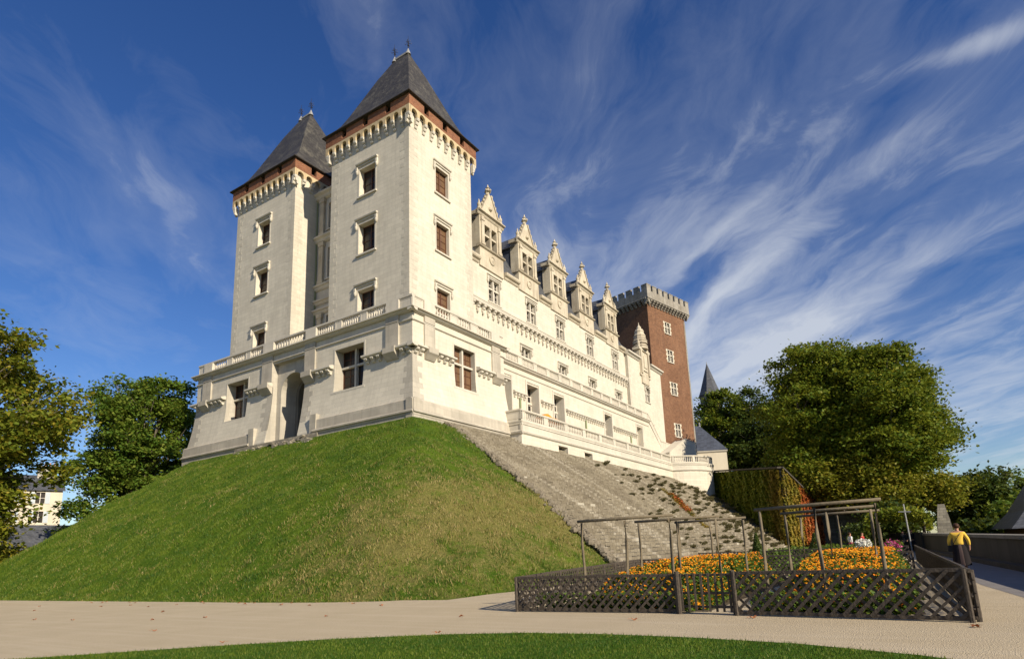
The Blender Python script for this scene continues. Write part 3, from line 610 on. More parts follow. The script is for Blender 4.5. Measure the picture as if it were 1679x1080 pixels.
# ---- recessed bay between the towers
RX = 37.2; FR_ = Fr(RX, 0, 0, 1, -1, 0); b = MB()
rw = [(43.9, 46.6, 34.7, 37.6), (43.9, 46.6, 29.3, 32.6), (43.9, 46.6, 22.6, 25.3)]
wall(b, FR_, 42.85, 48.33, 20.9, 38.9, rw, .45); b.box(RX+.01, 43, 42.86, 48.32, 38.5, 38.88)
bay = part(b, 'recessed_bay', 'trim_stone')
g = MB()
for z0, z1, p in ((38.2, 38.95, .6), (33.3, 34.0, .55), (28.15, 28.75, .4), (26.6, 27.1, .4), (25.55, 26.1, .45)):
    moulding(g, FR_, 42.86, 48.32, [(.08, z0), (p*.5, z0+.12), (p*.6, (z0+z1)/2), (p, z1-.2), (p, z1-.05), (.1, z1)])
g.split('cornice', 'trim_stone', bay); g = MB()
for z0, z1 in ((34.0, 38.2), (28.75, 33.3), (20.95, 25.55)):
    for a in (47.05, 43.05): fbox(g, FR_, a, a+.6, -.05, .28, z0, z1); fbox(g, FR_, a-.1, a+.7, -.05, .34, z1-.45, z1-.01); fbox(g, FR_, a-.1, a+.7, -.05, .35, z0+.01, z0+.35)
g.split('pilaster', 'dormer_stone', bay)
for q in rw: window(bay, FR_, *q[:4], .4, 'cross', False)
g = MB(); g.tube([(RX-.12, 48.22, 21), (RX-.12, 48.22, 38.2)], .07, 8); g.split('drainpipe', 'pipe_green', bay)

# ---- main wing
WY = 34.6; FG = Fr(0, WY, 1, 0, 0, -1); b = MB()
UPW = [49.2, 56.6, 63.5, 71.8, 80.2]; SMW = [55.1, 63.6, 71.85, 80.5]
holes = [(c-1.0, c+1.0, 27.5, 30.05) for c in UPW]+[(c-1.0, c+1.0, 22.95, 24.0) for c in SMW]
wall(b, FG, 43.16, 84.0, 20.8, 31.5, holes, .42, 0, 1)
wing = part(b, 'main_wing', ['ashlar', 'trim_stone'])
for c in UPW: window(wing, FG, c-1.0, c+1.0, 27.5, 30.05, .36, 'cross', True, 'pane_dark', hoodw=.28, hoodz=.42)
for c in SMW: window(wing, FG, c-1.0, c+1.0, 22.95, 24.0, .36, 'low', True, 'pane_dark', hoodw=.28, hoodz=.34)
DOR = [48.75, 56.15, 63.4, 71.05, 79.4]
g = MB(); ed = [43.16]+[x for c in DOR for x in (c-2.3, c+2.3)]+[83.7]
for a, c in zip(ed[::2], ed[1::2]): moulding(g, FG, a, c, [(.06, 31.0), (.16, 31.1), (.2, 31.25), (.42, 31.35), (.5, 31.5), (.5, 31.68), (.1, 31.76)])
g.split('cornice', 'dormer_stone', wing)
g = MB(); n = 44; a0, a1 = 43.3, 83.6
for k in range(n+1):
    u = a0+(a1-a0)*k/n; corbel(g, FG, u, .36, .46, 25.75, 26.45, 0, 3)
    c = FG(u, .16, 0); g.lathe((c[0], c[1], 25.42), [(.02, 0), (.10, .10), (.13, .22), (.10, .32)], 6)
moulding(g, FG, 43.16, 83.7, [(.46, 26.46), (.5, 26.6), (.5, 26.72), (.56, 26.80), (.56, 26.9), (.1, 26.96)])
g.build('corbel_table', 'trim_stone', wing)
g = MB(); RY, RZ = 38.15, 38.5
g.face([(43.16, 34.5, 31.6), (84.2, 34.5, 31.6), (84.2, RY, RZ), (43.16, RY, RZ)]); g.face([(43.16, 42.0, 31.6), (84.2, 42.0, 31.6), (84.2, RY, RZ), (43.16, RY, RZ)])
g.face([(84.2, 34.5, 31.6), (84.2, RY, RZ), (84.2, 42.0, 31.6)])
g.face([(84.2, 35.2, 30.6), (104, 35.2, 30.6), (104, 40, 36.6), (84.2, 38.9, 36.6)])
g.build('roof', 'roof_slate', wing)
g = MB(); g.beam((43.2, RY, RZ+.03), (84.2, RY, RZ+.03), .25, .16); g.build('ridge_cap', 'lead', wing)
# ---- dormers
def dormer(c):
    F = Fr(c, WY, 1, 0, 0, -1); b = MB()
    wall(b, Fr(c, WY-.16, 1, 0, 0, -1), -2.15, 2.15, 30.9, 33.05, [], .1)
    fbox(b, F, -2.15, 2.15, -1.0, .15, 30.9, 33.02)
    # two jambs, head; open light between
    fbox(b, F, -2.0, -1.1, -1.0, .10, 33.3, 36.75); fbox(b, F, 1.1, 2.0, -1.0, .10, 33.3, 36.75); fbox(b, F, -1.1, 1.1, -1.0, .10, 35.95, 36.75)
    for s_ in (-1.78, 1.32): fbox(b, F, s_, s_+.46, .10, .24, 33.4, 36.7); fbox(b, F, s_-.07, s_+.53, .10, .32, 36.2, 36.5); fbox(b, F, s_-.06, s_+.52, .10, .30, 33.4, 33.7)
    d_ = part(b, 'dormer', 'dormer_stone')
    g = MB(); moulding(g, F, -2.32, 2.32, [(.16, 33.0), (.34, 33.08), (.42, 33.2), (.2, 33.3)])
    moulding(g, F, -2.35, 2.35, [(.14, 36.75), (.22, 36.86), (.28, 37.0), (.50, 37.1), (.50, 37.22), (.12, 37.28)])
    fbox(g, F, -2.35, -2.0, -1.0, .05, 36.8, 37.2); fbox(g, F, 2.0, 2.35, -1.0, .05, 36.8, 37.2); fbox(g, F, -2.3, -2.16, -1.0, .1, 33.05, 33.28)
    g.split('entablature', 'dormer_stone', d_)
    g = MB(); fbox(g, F, -1.1, 1.1, -.62, -.58, 33.3, 35.95, 1); fbox(g, F, -.13, .13, -.55, .02, 33.3, 35.95); fbox(g, F, -1.1, 1.1, -.55, .0, 34.75, 34.95)
    for s_ in (-.13-.0, .13): c_ = F(0, .05, 0); 
    c_ = F(0, .05, 0); g.lathe((c_[0], c_[1], 33.3), [(.15, 0), (.13, .2), (.11, 2.2), (.17, 2.35), (.17, 2.6)], 8)
    g.build('window', ['dormer_stone', 'pane_dark'], d_)
    g = MB(); T_ = [(-1.62, 37.28), (1.62, 37.28), (.20, 40.0), (-.20, 40.0)]
    g.ring([[F(u, d, z) for u, z in T_] for d in (-.35, .10)])
    for s_ in (-1, 1):                                                     # raking copings with crockets
        g.beam(F(s_*1.66, -.1, 37.3), F(s_*.2, -.1, 40.02), .62, .14, 0, (s_*.45, 0, .2))
        for k in range(5):
            f = (k+.5)/5; u = s_*(1.72-1.5*f); z = 37.42+2.65*f; q = F(u+s_*.1, .05, z); g.lathe((q[0], q[1], z), [(.03, -.06), (.15, .06), (.10, .18), (.16, .26), (.03, .36)], 6)
    q = F(0, .1, 38.2); g.lathe((q[0], q[1], 38.0), [(.02, 0), (.26, .12), (.30, .3), (.2, .5), (.02, .6)], 8)
    g.build('gable', 'dormer_stone', d_)
    g = MB(); q = F(0, -.1, 0)
    g.lathe((q[0], q[1], 39.95), [(.20, 0), (.13, .25), (.12, .42), (.34, .52), (.36, .6), (.15, .7), (.14, .85), (.26, .95), (.12, 1.06), (.05, 1.35), (.01, 1.42)], 8)
    for k in range(4):
        a_ = k*math.pi/2; g.lathe((q[0]+.33*math.cos(a_), q[1]+.33*math.sin(a_), 40.42), [(.03, 0), (.13, .09), (.10, .2), (.02, .3)], 6)
    for s_ in (-1.95, 1.95):
        q = F(s_, .08, 0); g.lathe((q[0], q[1], 37.27), [(.24, 0), (.24, .3), (.15, .38), (.22, .58), (.20, .78), (.09, .9), (.10, 1.05), (.02, 1.3)], 8)
    g.split('finial', 'dormer_stone', d_)
    g = MB(); q = []                                                       # roundel
    for r, d in ((.50, 0), (.50, .1), (.40, .13), (.36, .06), (.18, .10), (.02, .16)): q.append([F(r*math.cos(k*math.pi/8), .16+d, 32.15+r*math.sin(k*math.pi/8)) for k in range(16)])
    g.ring(q); g.build('medallion', 'dormer_stone', d_)
    g = MB()
    for s_ in (-1.92, 1.92): g.face([F(s_, -1.0, 31.8), F(s_, -1.0, 36.6), F(s_, -3.6, 36.6), F(s_, -3.6, 31.8)])
    g.split('cheek', 'blue_slate', d_)
    g = MB()
    for s_ in (-1, 1): g.beam(F(s_*2.2, -2.2, 36.35), F(0, -2.2, 38.75), 3.9, .10, 0, (s_*.7, 0, .8))
    for e in (-.36, -3.4): g.face([F(-2.1, e, 36.5), F(2.1, e, 36.5), F(0, e, 38.7)])
    g.build('roof', 'roof_slate', d_); return d_
for c in DOR: dormer(c)

# ---- gallery below the upper terrace, its doors and balustrade
UT = 33.36; FU = Fr(0, UT, 1, 0, 0, -1)
DO = [(47.4, 49.9), (52.95, 55.35), (58.7, 61.1), (72.3, 74.6), (83.6, 85.8)]
b = MB(); wall(b, FU, 45.96, 88.7, 13.0, 20.7, [(a, c, 13.38, 19.2, 1.1) for a, c in DO], 1.1, 0, 1)
b.face([FU(88.7, 0, 13), FU(99.6, 0, 13), FU(99.6, 0, 17.6), FU(93.6, 0, 17.2), FU(88.7, 0, 20.7)])
b.face([(45.96, UT, 20.95), (88.7, UT, 20.95), (88.7, WY, 20.95), (45.96, WY, 20.95)])
gal = part(b, 'gallery', ['ashlar', 'trim_stone'])
g = MB(); moulding(g, FU, 45.97, 88.9, [(.10, 20.5), (.28, 20.62), (.32, 20.72), (.45, 20.78), (.45, 20.9), (.12, 20.94)]); moulding(g, FU, 45.97, 88.7, [(.04, 19.86), (.10, 19.92), (.10, 20.0), (.04, 20.03)])
for a, c in ((50.15, 52.6), (55.75, 58.35), (61.5, 71.9), (75.0, 83.3)):
    moulding(g, FU, a, c, [(.22, 17.66), (.34, 17.74), (.34, 17.88), (.06, 17.96)])
    n = max(2, round((c-a)/.62))
    for k in range(n): corbel(g, FU, a+(k+.5)*(c-a)/n, .26, .30, 17.2, 17.65, 0, 2)
g.split('string_course', 'trim_stone', gal)
for a, c in DO:
    g = MB(); fbox(g, FU, a, c, -1.12, -1.08, 13.4, 19.2, 1); 
    for x0, x1 in ((a, a+.12), (c-.12, c), ((a+c)/2-.06, (a+c)/2+.06)): fbox(g, FU, x0, x1, -1.08, -1.0, 13.4, 18.4, 0)
    for z in (13.5, 14.9, 15.7, 16.5, 17.3, 18.3): fbox(g, FU, a+.12, (a+c)/2-.06, -1.08, -1.02, z-.05, z+.05, 0); fbox(g, FU, (a+c)/2+.06, c-.12, -1.08, -1.02, z-.05, z+.05, 0)
    for x0, x1 in ((a-.28, a-.005), (c+.005, c+.28)): fbox(g, FU, x0, x1, -.05, .07, 13.4, 19.4, 2)
    fbox(g, FU, a-.28, c+.28, -.05, .08, 19.401, 19.6, 2); fbox(g, FU, a, c, -1.08, -.9, 17.35, 17.6, 2)
    g.build('glass_door', ['white_paint', 'pane_dark', 'trim_stone'], gal)
g = MB()
for u in (51.4, 66.5, 80.9): g.tube([FU(u, .12, 13.4), FU(u, .12, 17.3)], .11, 8)
g.split('drainpipe', 'pipe_green', gal)
rows = [(49.2, 51.45), (52.3, 54.6), (55.35, 57.4), (58.1, 60.2), (60.95, 63.0), (63.7, 65.8), (66.5, 68.8), (69.4, 71.7), (72.4, 74.6), (75.3, 77.5), (78.2, 80.4), (81.1, 83.3), (84.1, 86.3), (46.2, 48.4)]
rows.sort(); rows = [(a, c, 8) for a, c in rows]
balustrade(gal, FU, 45.97, 88.7, 20.945, 22.12, rows)

# ---- lower terrace with bastion
LY = 29.5; FL = Fr(0, LY, 1, 0, 0, -1); LX0 = 45.62; BC = (93.0, 31.9); BR = 6.6
b = MB(); BW = [(52.45, 54.3, 10.7, 11.85, .7), (58.2, 60.0, 10.7, 11.8, .7)]
wall(b, FL, LX0, 87.3, 7.5, 13.2, BW, .7, 0, 1)
b.face([(LX0, LY, 7.5), (LX0, 33, 7.5), (LX0, 33, 13.2), (LX0, LY, 13.2)], 0)
b.box(LX0+.02, 88, LY+.02, 33.3, 13.0, 13.36, 1)
n = 40; rr = []
for z in (7.5, 13.2): rr.append([(BC[0]+BR*math.cos(2*math.pi*k/n), BC[1]+BR*math.sin(2*math.pi*k/n), z) for k in range(n)])
b.ring(rr, 0)
ter = part(b, 'terrace', ['ashlar', 'trim_stone'])
g = MB(); pr = [(.04, 12.15), (.16, 12.25), (.20, 12.4), (.10, 12.5)]; pr2 = [(.05, 13.0), (.14, 13.05), (.14, 13.15), (.2, 13.3), (.2, 13.38), (.05, 13.42)]
pr3 = [(.08, 12.5), (.08, 13.0)]
LFW = Fr(LX0, 0, 0, 1, -1, 0)
for P in (pr, pr2, pr3):
    moulding(g, FL, LX0-.15, 87.2, P); moulding(g, LFW, LY-.15, 31.3, P)
    n = 48; a0 = math.radians(200); a1 = math.radians(368)
    g.ring([[(BC[0]+(BR+d)*math.cos(a0+(a1-a0)*k/n), BC[1]+(BR+d)*math.sin(a0+(a1-a0)*k/n), z) for d, z in [(-.05, P[0][1])]+P+[(-.05, P[-1][1])]] for k in range(n+1)])
g.split('string_course', 'trim_stone', ter)
lr = [(46.4, 49.8), (50.6, 53.95), (54.7, 58.1), (58.75, 62.2), (62.85, 66.1), (66.8, 70.2), (70.9, 74.3), (75.0, 78.4), (79.1, 82.5), (83.2, 86.4)]
balustrade(ter, FL, LX0, 87.0, 13.42, 14.53, [(a, c, 9) for a, c in lr])
balustrade(ter, LFW, LY+.02, 31.2, 13.42, 14.53, [])
g = MB(); n = 40; a0 = math.radians(202); a1 = math.radians(366)
for (d0, d1, z0, z1) in ((-.30, 0, 13.42, 13.56), (-.33, .05, 14.39, 14.53), (-.3, .02, 14.34, 14.39)):
    g.ring([[(BC[0]+(BR+d)*math.cos(a0+(a1-a0)*k/n), BC[1]+(BR+d)*math.sin(a0+(a1-a0)*k/n), z) for d, z in ((d0, z0), (d1, z0), (d1, z1), (d0, z1))] for k in range(n+1)])
for k in range(58):
    a_ = a0+(a1-a0)*(k+.5)/58; x, y = BC[0]+(BR-.15)*math.cos(a_), BC[1]+(BR-.15)*math.sin(a_)
    if k % 10 in (0,): g.lathe((x, y, 13.56), [(.26, 0), (.26, .78)], 4, 0, a_+math.pi/4); continue
    g.lathe((x, y, 13.56), [(.09, 0), (.09, .08), (.05, .13), (.10, .27), (.08, .4), (.045, .6), (.09, .7), (.09, .78)], 8)
g.build('balustrade', 'trim_stone', ter)
for q in BW: g = MB(); fbox(g, FL, q[0], q[1], -.72, -.68, q[2], q[3], 1); fbox(g, FL, q[0]-.15, q[1]+.15, -.02, .05, q[3], q[3]+.15); fbox(g, FL, q[1], q[1]+.15, -.02, .05, q[2], q[3]-.003); g.build('window', ['trim_stone', 'pane_dark'], ter)
# ---- outer stairs at the east end
g = MB()
fslope(g, FU, 88.7, 93.9, -.28, .02, 20.95, 22.12, 17.0, 18.15)
fbox(g, FU, 93.9, 99.6, -.28, .02, 17.0, 18.15); fslope(g, FU, 88.7, 93.9, -.3, .07, 21.97, 22.12, 18.0, 18.15+.01); fbox(g, FU, 93.9, 99.6, -.3, .07, 18.16, 18.3)
FV = Fr(0, 31.5, 1, 0, 0, -1)
fslope(g, FV, 92.2, 101.2, -1.9, .0, 13.4, 15.9, 13.4, 19.2); fbox(g, FV, 101.2, 106.8, -3.0, .0, 13.4, 18.2)
fslope(g, FV, 92.1, 101.2, -.35, .08, 15.85, 16.0, 19.25, 19.4); 
fbox(g, FV, 101.2, 106.8, -.35, .08, 19.26, 19.4); fbox(g, FV, 101.2, 106.8, -.28, .02, 18.2, 19.255)
for k in range(0): fbox(g, FU, 89+k*.85, 89.9+k*.85, .02, 1.6, 13.4, 20.6-k*.62 if k < 7 else 16.6-(k-6)*.1)
st_ = part(g, 'stair', 'trim_stone')
# ---- east block with its slender ornate dormer
EY = 34.15; FX = Fr(0, EY, 1, 0, 0, -1); b = MB()
ew = [(90.5, 92.4, 24.55, 26.9), (90.9, 93.0, 18.2, 20.6)]
wall(b, FX, 84.0, 98.6, 14, 31.0, ew, .4, 0, 1); b.face([(84.0, EY, 14), (84.0, 36.5, 14), (84.0, 36.5, 31.0), (84.0, EY, 31.0)], 1)
b.face([(98.6, EY, 14), (98.6, 36.5, 14), (98.6, 36.5, 31.0), (98.6, EY, 31.0)], 0)
eb = part(b, 'east_block', ['ashlar', 'quoin_stone'])
quoins(None, Fr(84.0, EY, 1, 0, 0, -1), 21.5, 30.6, eb)
g = MB()
for a, c in ((83.6, 88.6), (93.2, 99.0)): moulding(g, FX, a, c, [(.06, 30.8), (.18, 30.9), (.3, 31.1), (.55, 31.2), (.55, 31.45), (.1, 31.52)])
g.box(83.6, 88.6, EY+.1, EY+1.6, 31.0, 31.5); g.box(93.2, 99, EY+.1, EY+1.6, 31.0, 31.5)
g.split('cornice', 'trim_stone', eb)
for q in ew: window(eb, FX, *q, .36, 'cross', True, hoodw=.2, hoodz=.3)
g = MB(); fbox(g, FX, 88.7, 93.1, -.8, .22, 28.6, 29.0); fbox(g, FX, 89.0, 92.8, -.8, .15, 29.0, 33.0); fbox(g, FX, 88.6, 93.2, -.9, .35, 33.0, 33.4)
fbox(g, FX, 89.9, 91.9, .15, .3, 29.6, 32.6); fbox(g, FX, 90.25, 91.55, .3, .4, 30.1, 32.1)
fbox(g, FX, 89.1, 89.6, .15, .4, 29.0, 33.0); fbox(g, FX, 92.2, 92.7, .15, .4, 29.0, 33.0)
fbox(g, FX, 89.4, 92.4, -.02, .2, 26.9+.5, 28.6); q = FX(90.9, .2, 27.9)
for r_, zz_ in ((1.3, 33.4), (1.1, 34.3), (1.25, 34.4), (.95, 35.2), (1.05, 35.3), (.8, 36.1)): g.lathe((*FX(90.8, -.3, 0)[:2], zz_), [(r_, 0), (r_*.92, .35), (r_, .5), (r_*.8, .85)], 10)
g.lathe((*FX(90.8, -.3, 0)[:2], 36.8), [(.7, 0), (.35, .3), (.42, .5), (.12, .9), (.02, 1.5)], 8)
for s_ in (89.0, 92.7): g.lathe((*FX(s_, .1, 0)[:2], 33.4), [(.3, 0), (.18, .3), (.25, .7), (.08, 1.2), (.02, 1.6)], 7)
g.build('ornate_dormer', ['dormer_stone', 'pane_dark'], eb)

# ================================================================== BRICK KEEP
KX, KY, ka = 97.8, 35.18, math.radians(-13.8)
e = (math.cos(ka), math.sin(ka)); nS = (math.sin(ka), -math.cos(ka)); 
keep = thing('brick_keep', (104, 40, 12), 'tall square brick keep with pale stone battlements at the far end of the castle', 'tower')
FKS = Fr(KX, KY, *e, *nS); FKW = Fr(KX, KY, -nS[0], -nS[1], -e[0], -e[1])
FKE = Fr(KX+e[0]*12.4, KY+e[1]*12.4, -nS[0], -nS[1], *e); FKN = Fr(KX-nS[0]*12, KY-nS[1]*12, *e, -nS[0], -nS[1])
kw = [(4.95, 7.1, 39.9, 42.0), (5.05, 7.25, 34.4, 36.6), (5.3, 7.5, 28.2, 30.4), (5.5, 7.6, 20.4, 22.7)]
b = MB(); wall(b, FKS, 0, 12.4, 12, 45, [(a+.3, c-.3, z0, z1) for a, c, z0, z1 in kw], .35, 0, 1); wall(b, FKW, 0, 12, 12, 45); wall(b, FKE, 0, 12, 12, 45); wall(b, FKN, 0, 12.4, 12, 45)
b.face([FKS(0, 0, 46), FKS(12.4, 0, 46), FKN(12.4, 0, 46), FKN(0, 0, 46)], 1)
b.build('wall', ['keep_brick', 'keep_trim'], keep)
for a, c, z0, z1 in kw:
    wo = window(keep, FKS, a+.3, c-.3, z0, z1, .3, 'cross', False, frame=.12)
    g = MB()
    for k in range(6):
        h = (z1-z0+.3)/6; z = z0-.15+k*h; l = .34 if k % 2 else .16
        fbox(g, FKS, a+.16-l, a+.17, -.03, .03, z, z+h-.01); fbox(g, FKS, c-.17, c-.16+l, -.03, .03, z, z+h-.01)
    g.split('surround', 'cream_render', wo)
g = MB()
for FF, L in ((FKS, 12.4), (FKW, 12), (FKE, 12), (FKN, 12.4)):
    p = .75; n = 14
    for k in range(n+1): corbel(g, FF, -p+.3+(L+2*p-.6)*k/n, .5, p, 44.05, 44.9, 0, 3)
    isx = FF in (FKS, FKN); u0, u1 = (-p, L+p) if isx else (-p+.4, L+p-.4)
    for k in range(n):
        a = -p+.3+(L+2*p-.6)*k/n; pit = (L+2*p-.6)/n
        fbox(g, FF, a+pit*.2, a+pit*.8, p-.3, p-.004, 45.05, 45.3)
    fbox(g, FF, u0, u1, p-.4, p, 44.9, 46.55)
    moulding(g, FF, u0, u1, [(p+.0, 44.95), (p+.12, 45.0), (p+.12, 45.12), (p, 45.2)])
    nm = 8; gap = .55; ml = (L+2*p-gap*(nm-1))/nm
    for k in range(nm):
        a = -p+k*(ml+gap); c = a+ml
        if not isx: a = max(a, u0); c = min(c, u1)
        fbox(g, FF, a, c, p-.4, p, 46.55, 47.6); fbox(g, FF, a-.05 if isx else a, c+.05 if isx else c, p-.45, p+.06, 47.6, 47.74)
g.build('battlement', 'keep_trim', keep)
g = MB()
for s_ in (FKS, FKE):
    pass
fbox(g, FKS, 12.0, 12.41, .0, .03, 12.5, 43.7); g.build('quoin', 'keep_trim', keep)

# ================================================================== GROUND
def interp(x, xs, ys): return float(np.interp(x, xs, ys))
g = MB(); gx = [-1500, -60, 20, 60, 140, 400, 2500]; gy = [-2500, -300, -60, -12, -6.2, 0, 60, 200, 2500]; gz = [-9, -9, -8, -7, -.06, -.06, -.06, -.06, -.06]
for i in range(len(gx)-1):
    for j in range(len(gy)-1): g.face([(gx[i], gy[j], gz[j]), (gx[i+1], gy[j], gz[j]), (gx[i+1], gy[j+1], gz[j+1]), (gx[i], gy[j+1], gz[j+1])])
tag(g.build('ground', 'far_ground'), kind='structure')
g = MB(); g.face([(-25, -5.9, 0), (75, -1.5, 0), (75, 12.4, 0), (24, 13.6, 0), (16.5, 14, 0), (15.6, 24, 0), (15.4, 70, 0), (-25, 70, 0)])
tag(g.build('gravel_path', 'gravel'), kind='structure')
g = MB(); g.face([(-10, -5.9, .004), (72, -1.2, .004), (72, 1.6, .004), (40, -.6, .004), (21.6, -1.45, .004), (12, -2.6, .004), (-10, -4.6, .004)])  # darker grey strip along the parapet side of the walk
tag(g.build('pavement', 'walk_grey'), kind='structure')
g = MB(); g.face([(14.0, .0, .008), (25.5, .5, .008), (25.5, 3.0, .008), (14.0, 2.9, .008)]); g.face([(14.0, 4.2, .008), (25.5, 4.0, .008), (25.5, 8.2, .008), (14.0, 8.6, .008)])
tag(g.build('bed_soil', 'soil'), kind='structure')
def mh(x, y):
    dx = max(0, 32.55-x)/17.5; dy = max(0, 30.6-y)/17.5; dn = max(0, y-60.5)/8.5
    d = ((dx**6+dy**6)**(1/3)+dn**2)**.5
    if d <= 0: return 11.78
    t = 1-d
    z = 11.78*(math.log1p(math.exp(40*t))/40-.02*(1-min(1, max(0, t*4)))) if t < .6 else 11.78*t
    if t > .93: z -= .25*((t-.93)/.07)*(1-(t-.93)/.07)
    return z
from mathutils import noise as MN
def gxl(y): return interp(y, [12.6, 14.5, 20, 25, 31], [30.2, 30.9, 33.7, 35.3, 36.9])
def mhn(x, y):
    z = mh(x, y)-(.55 if y < 31 and x > gxl(y)+.35 else 0); k = min(1, max(0, z/1.0))*min(1, max(0, (11.9-z)/.8))
    return z+k*(.30*MN.noise((x*.25, y*.25, z*.25))+.12*MN.noise((x*.9, y*.9, z*.9))+.06*MN.noise((x*2.6, y*2.6, z*2.6)))
def ivyside(x, y): return (x-81.5)*(27.8-13.2)-(y-13.2)*(98.0-81.5) < 0      # left of the ivy wall
g = MB(); xs = list(np.arange(12.0, 33.01, .25))+[35, 38, 42, 50, 60, 70, 80, 90, 100]; ys = list(np.arange(11.0, 31.3, .25))+list(np.arange(31.5, 62, .5))+list(np.arange(62, 84, 1.0))
idx = {}
for i, x in enumerate(xs):
    for j, y in enumerate(ys): idx[i, j] = len(g.v); g.v.append((x, y, mhn(x, y)))
for i in range(len(xs)-1):
    for j in range(len(ys)-1):
        x, y = xs[i+1], ys[j]
        if not ivyside(x, y) and y < 31: continue
        if x > 36 and 32 < y < 60.5: continue
        g.f.append((idx[i, j], idx[i+1, j], idx[i+1, j+1], idx[i, j+1])); g.m.append(0)
tag(g.build('mound', 'mound_grass', None, True), kind='structure')
# glacis: rough stone courses
def gxl(y): return interp(y, [12.6, 14.5, 20, 25, 31], [30.2, 30.9, 33.7, 35.3, 36.9])
def gxr(y): return interp(y, [12.6, 13.2, 27.8, 31], [80.8, 81.5, 98, 101])
g = MB(); y = 12.7; course = 0
while y < 30.5:
    dy = .33; x = gxl(y)+rnd.uniform(-.3, .3); z0 = 11.78*(1-(30.6-y)/17.5); z1 = 11.78*(1-(30.6-y-dy)/17.5)
    xr = gxr(y)
    while x < xr:
        w_ = rnd.uniform(.35, 1.0)*(1.0 if x < 60 else 1.5); h = rnd.gauss(.10, .014); t1 = rnd.uniform(-.02, .03); h2 = h+rnd.gauss(.0, .012)
        x1 = min(x+w_-.025, xr)
        # tread leans less than the bank, so every course throws a small step
        g.hexa([(x, y, z0-.4), (x1, y, z0-.4), (x1, y+dy, z0-.3), (x, y+dy, z0-.3), (x, y+.02, z0+h+.17), (x1, y+.02, z0+h2+.17), (x1, y+dy, z1+h2-.02+t1), (x, y+dy, z1+h-.02+t1)])
        x += w_
    y += dy; course += 1
glac = tag(g.build('stone_glacis', 'glacis_stone', None, origin=(55, 20, 0)), 'long grey stone-paved slope falling from the castle terrace to the flower garden', 'stone slope')
g = MB(); ys = [3.2, 3.9, 6, 9, 11, 13.6, 16, 20, 24, 27.6, 32, 45, 70, 130]
def upz(y): return interp(y, [3.2, 3.9, 11, 15, 28], [-.1, 3.6, 5.2, 9.6, 11.9])
def upx(y): return interp(y, [3.2, 11, 13.6, 27.6, 32, 45, 60, 61, 130], [97, 92.2, 82.6, 97.8, 86, 84, 84, 60, 60])
P = [[(upx(y)+(f*(220-upx(y))), y, upz(y)) for f in (0, .1, .3, 1)] for y in ys]
for i in range(len(ys)-1):
    for j in range(3): g.face([P[i][j], P[i][j+1], P[i+1][j+1], P[i+1][j]])
    g.face([P[i][0], P[i+1][0], (*P[i+1][0][:2], -1), (*P[i][0][:2], -1)])
tag(g.build('terrace_ground', 'soil'), kind='structure')
# rubble edge between grass and stones
g = MB()
for i in range(520):
    y = rnd.uniform(12.9, 30.4); x = gxl(y)+rnd.gauss(-.1, .32); z = 11.78*(1-(30.6-y)/17.5)+.12; r_ = rnd.uniform(.08, .24)
    g.ring([[(x+r_*k2*math.cos(k*1.26+i)*rnd.uniform(.7, 1.2), y+r_*k2*math.sin(k*1.26+i)*rnd.uniform(.7, 1.2), z+zz_*r_) for k in range(5)] for k2, zz_ in ((.8, -.6), (1, .1), (.55, .7))])
tag(g.build('rubble', 'rock'), kind='stuff')

def quads(name, P, mat, parent=None, smooth=False, origin=None):
    """P: (N,4,3) array of quads"""
    N = len(P); me = bpy.data.meshes.new(name); o = bpy.data.objects.new(name, me); COL.objects.link(o)
    off = np.zeros(3); root = parent
    while root is not None: off += np.array(root.location); root = root.parent
    if parent is not None: o.parent = parent
    elif origin is not None: o.location = origin; off = np.array(origin, float)
    me.vertices.add(N*4); me.vertices.foreach_set('co', (P.reshape(-1, 3)-off).astype(np.float32).ravel())
    me.loops.add(N*4); me.loops.foreach_set('vertex_index', np.arange(N*4, dtype=np.int32))
    me.polygons.add(N); me.polygons.foreach_set('loop_start', np.arange(0, N*4, 4, dtype=np.int32))
    try: me.polygons.foreach_set('loop_total', np.full(N, 4, dtype=np.int32))
    except Exception: pass
    me.materials.append(MATS[mat]) if isinstance(mat, str) else None
    me.update(calc_edges=True); return o
rng = np.random.default_rng(11)
def leaf_quads(C, size, up=0.4, nrm=None, nb=0.0):
    N = len(C); n = rng.normal(size=(N, 3)); n /= np.linalg.norm(n, axis=1)[:, None]
    n[:, 2] = np.abs(n[:, 2])+up
    if nrm is not None: n = n*(1-nb)+nrm*nb
    n /= np.linalg.norm(n, axis=1)[:, None]
    a = np.cross(n, rng.normal(size=(N, 3))); a /= np.linalg.norm(a, axis=1)[:, None]; b = np.cross(n, a)
    s = (size*rng.uniform(.6, 1.3, N))[:, None]; k = s*rng.uniform(.55, .8, N)[:, None]
    return np.stack([C-a*s, C-b*k, C+a*s, C+b*k+n*s*.15], 1)
def blob_pts(blobs, N, clump=1.0, fill=0.25, cpb=None):
    vol = np.array([(b[3]*b[4]*b[5])**(2/3) for b in blobs]); vol /= vol.sum(); out = []
    for b, v in zip(blobs, vol):
        n = int(N*v); nc = max(14, int(n/ (cpb or 170)))
        d = rng.normal(size=(nc, 3)); d /= np.linalg.norm(d, axis=1)[:, None]
        r = np.where(rng.random(nc) < fill, rng.uniform(.3, .8, nc), rng.uniform(.80, 1.08, nc))
        c = d*r[:, None]*np.array(b[3:6])+np.array(b[:3])
        k = rng.integers(0, nc, n); cs = clump*rng.uniform(.6, 1.3, nc)
        p = c[k]+rng.normal(size=(n, 3))*(cs[k]*.42)[:, None]*np.array([1.15, 1.15, .62]); out.append(p)
    return np.concatenate(out)
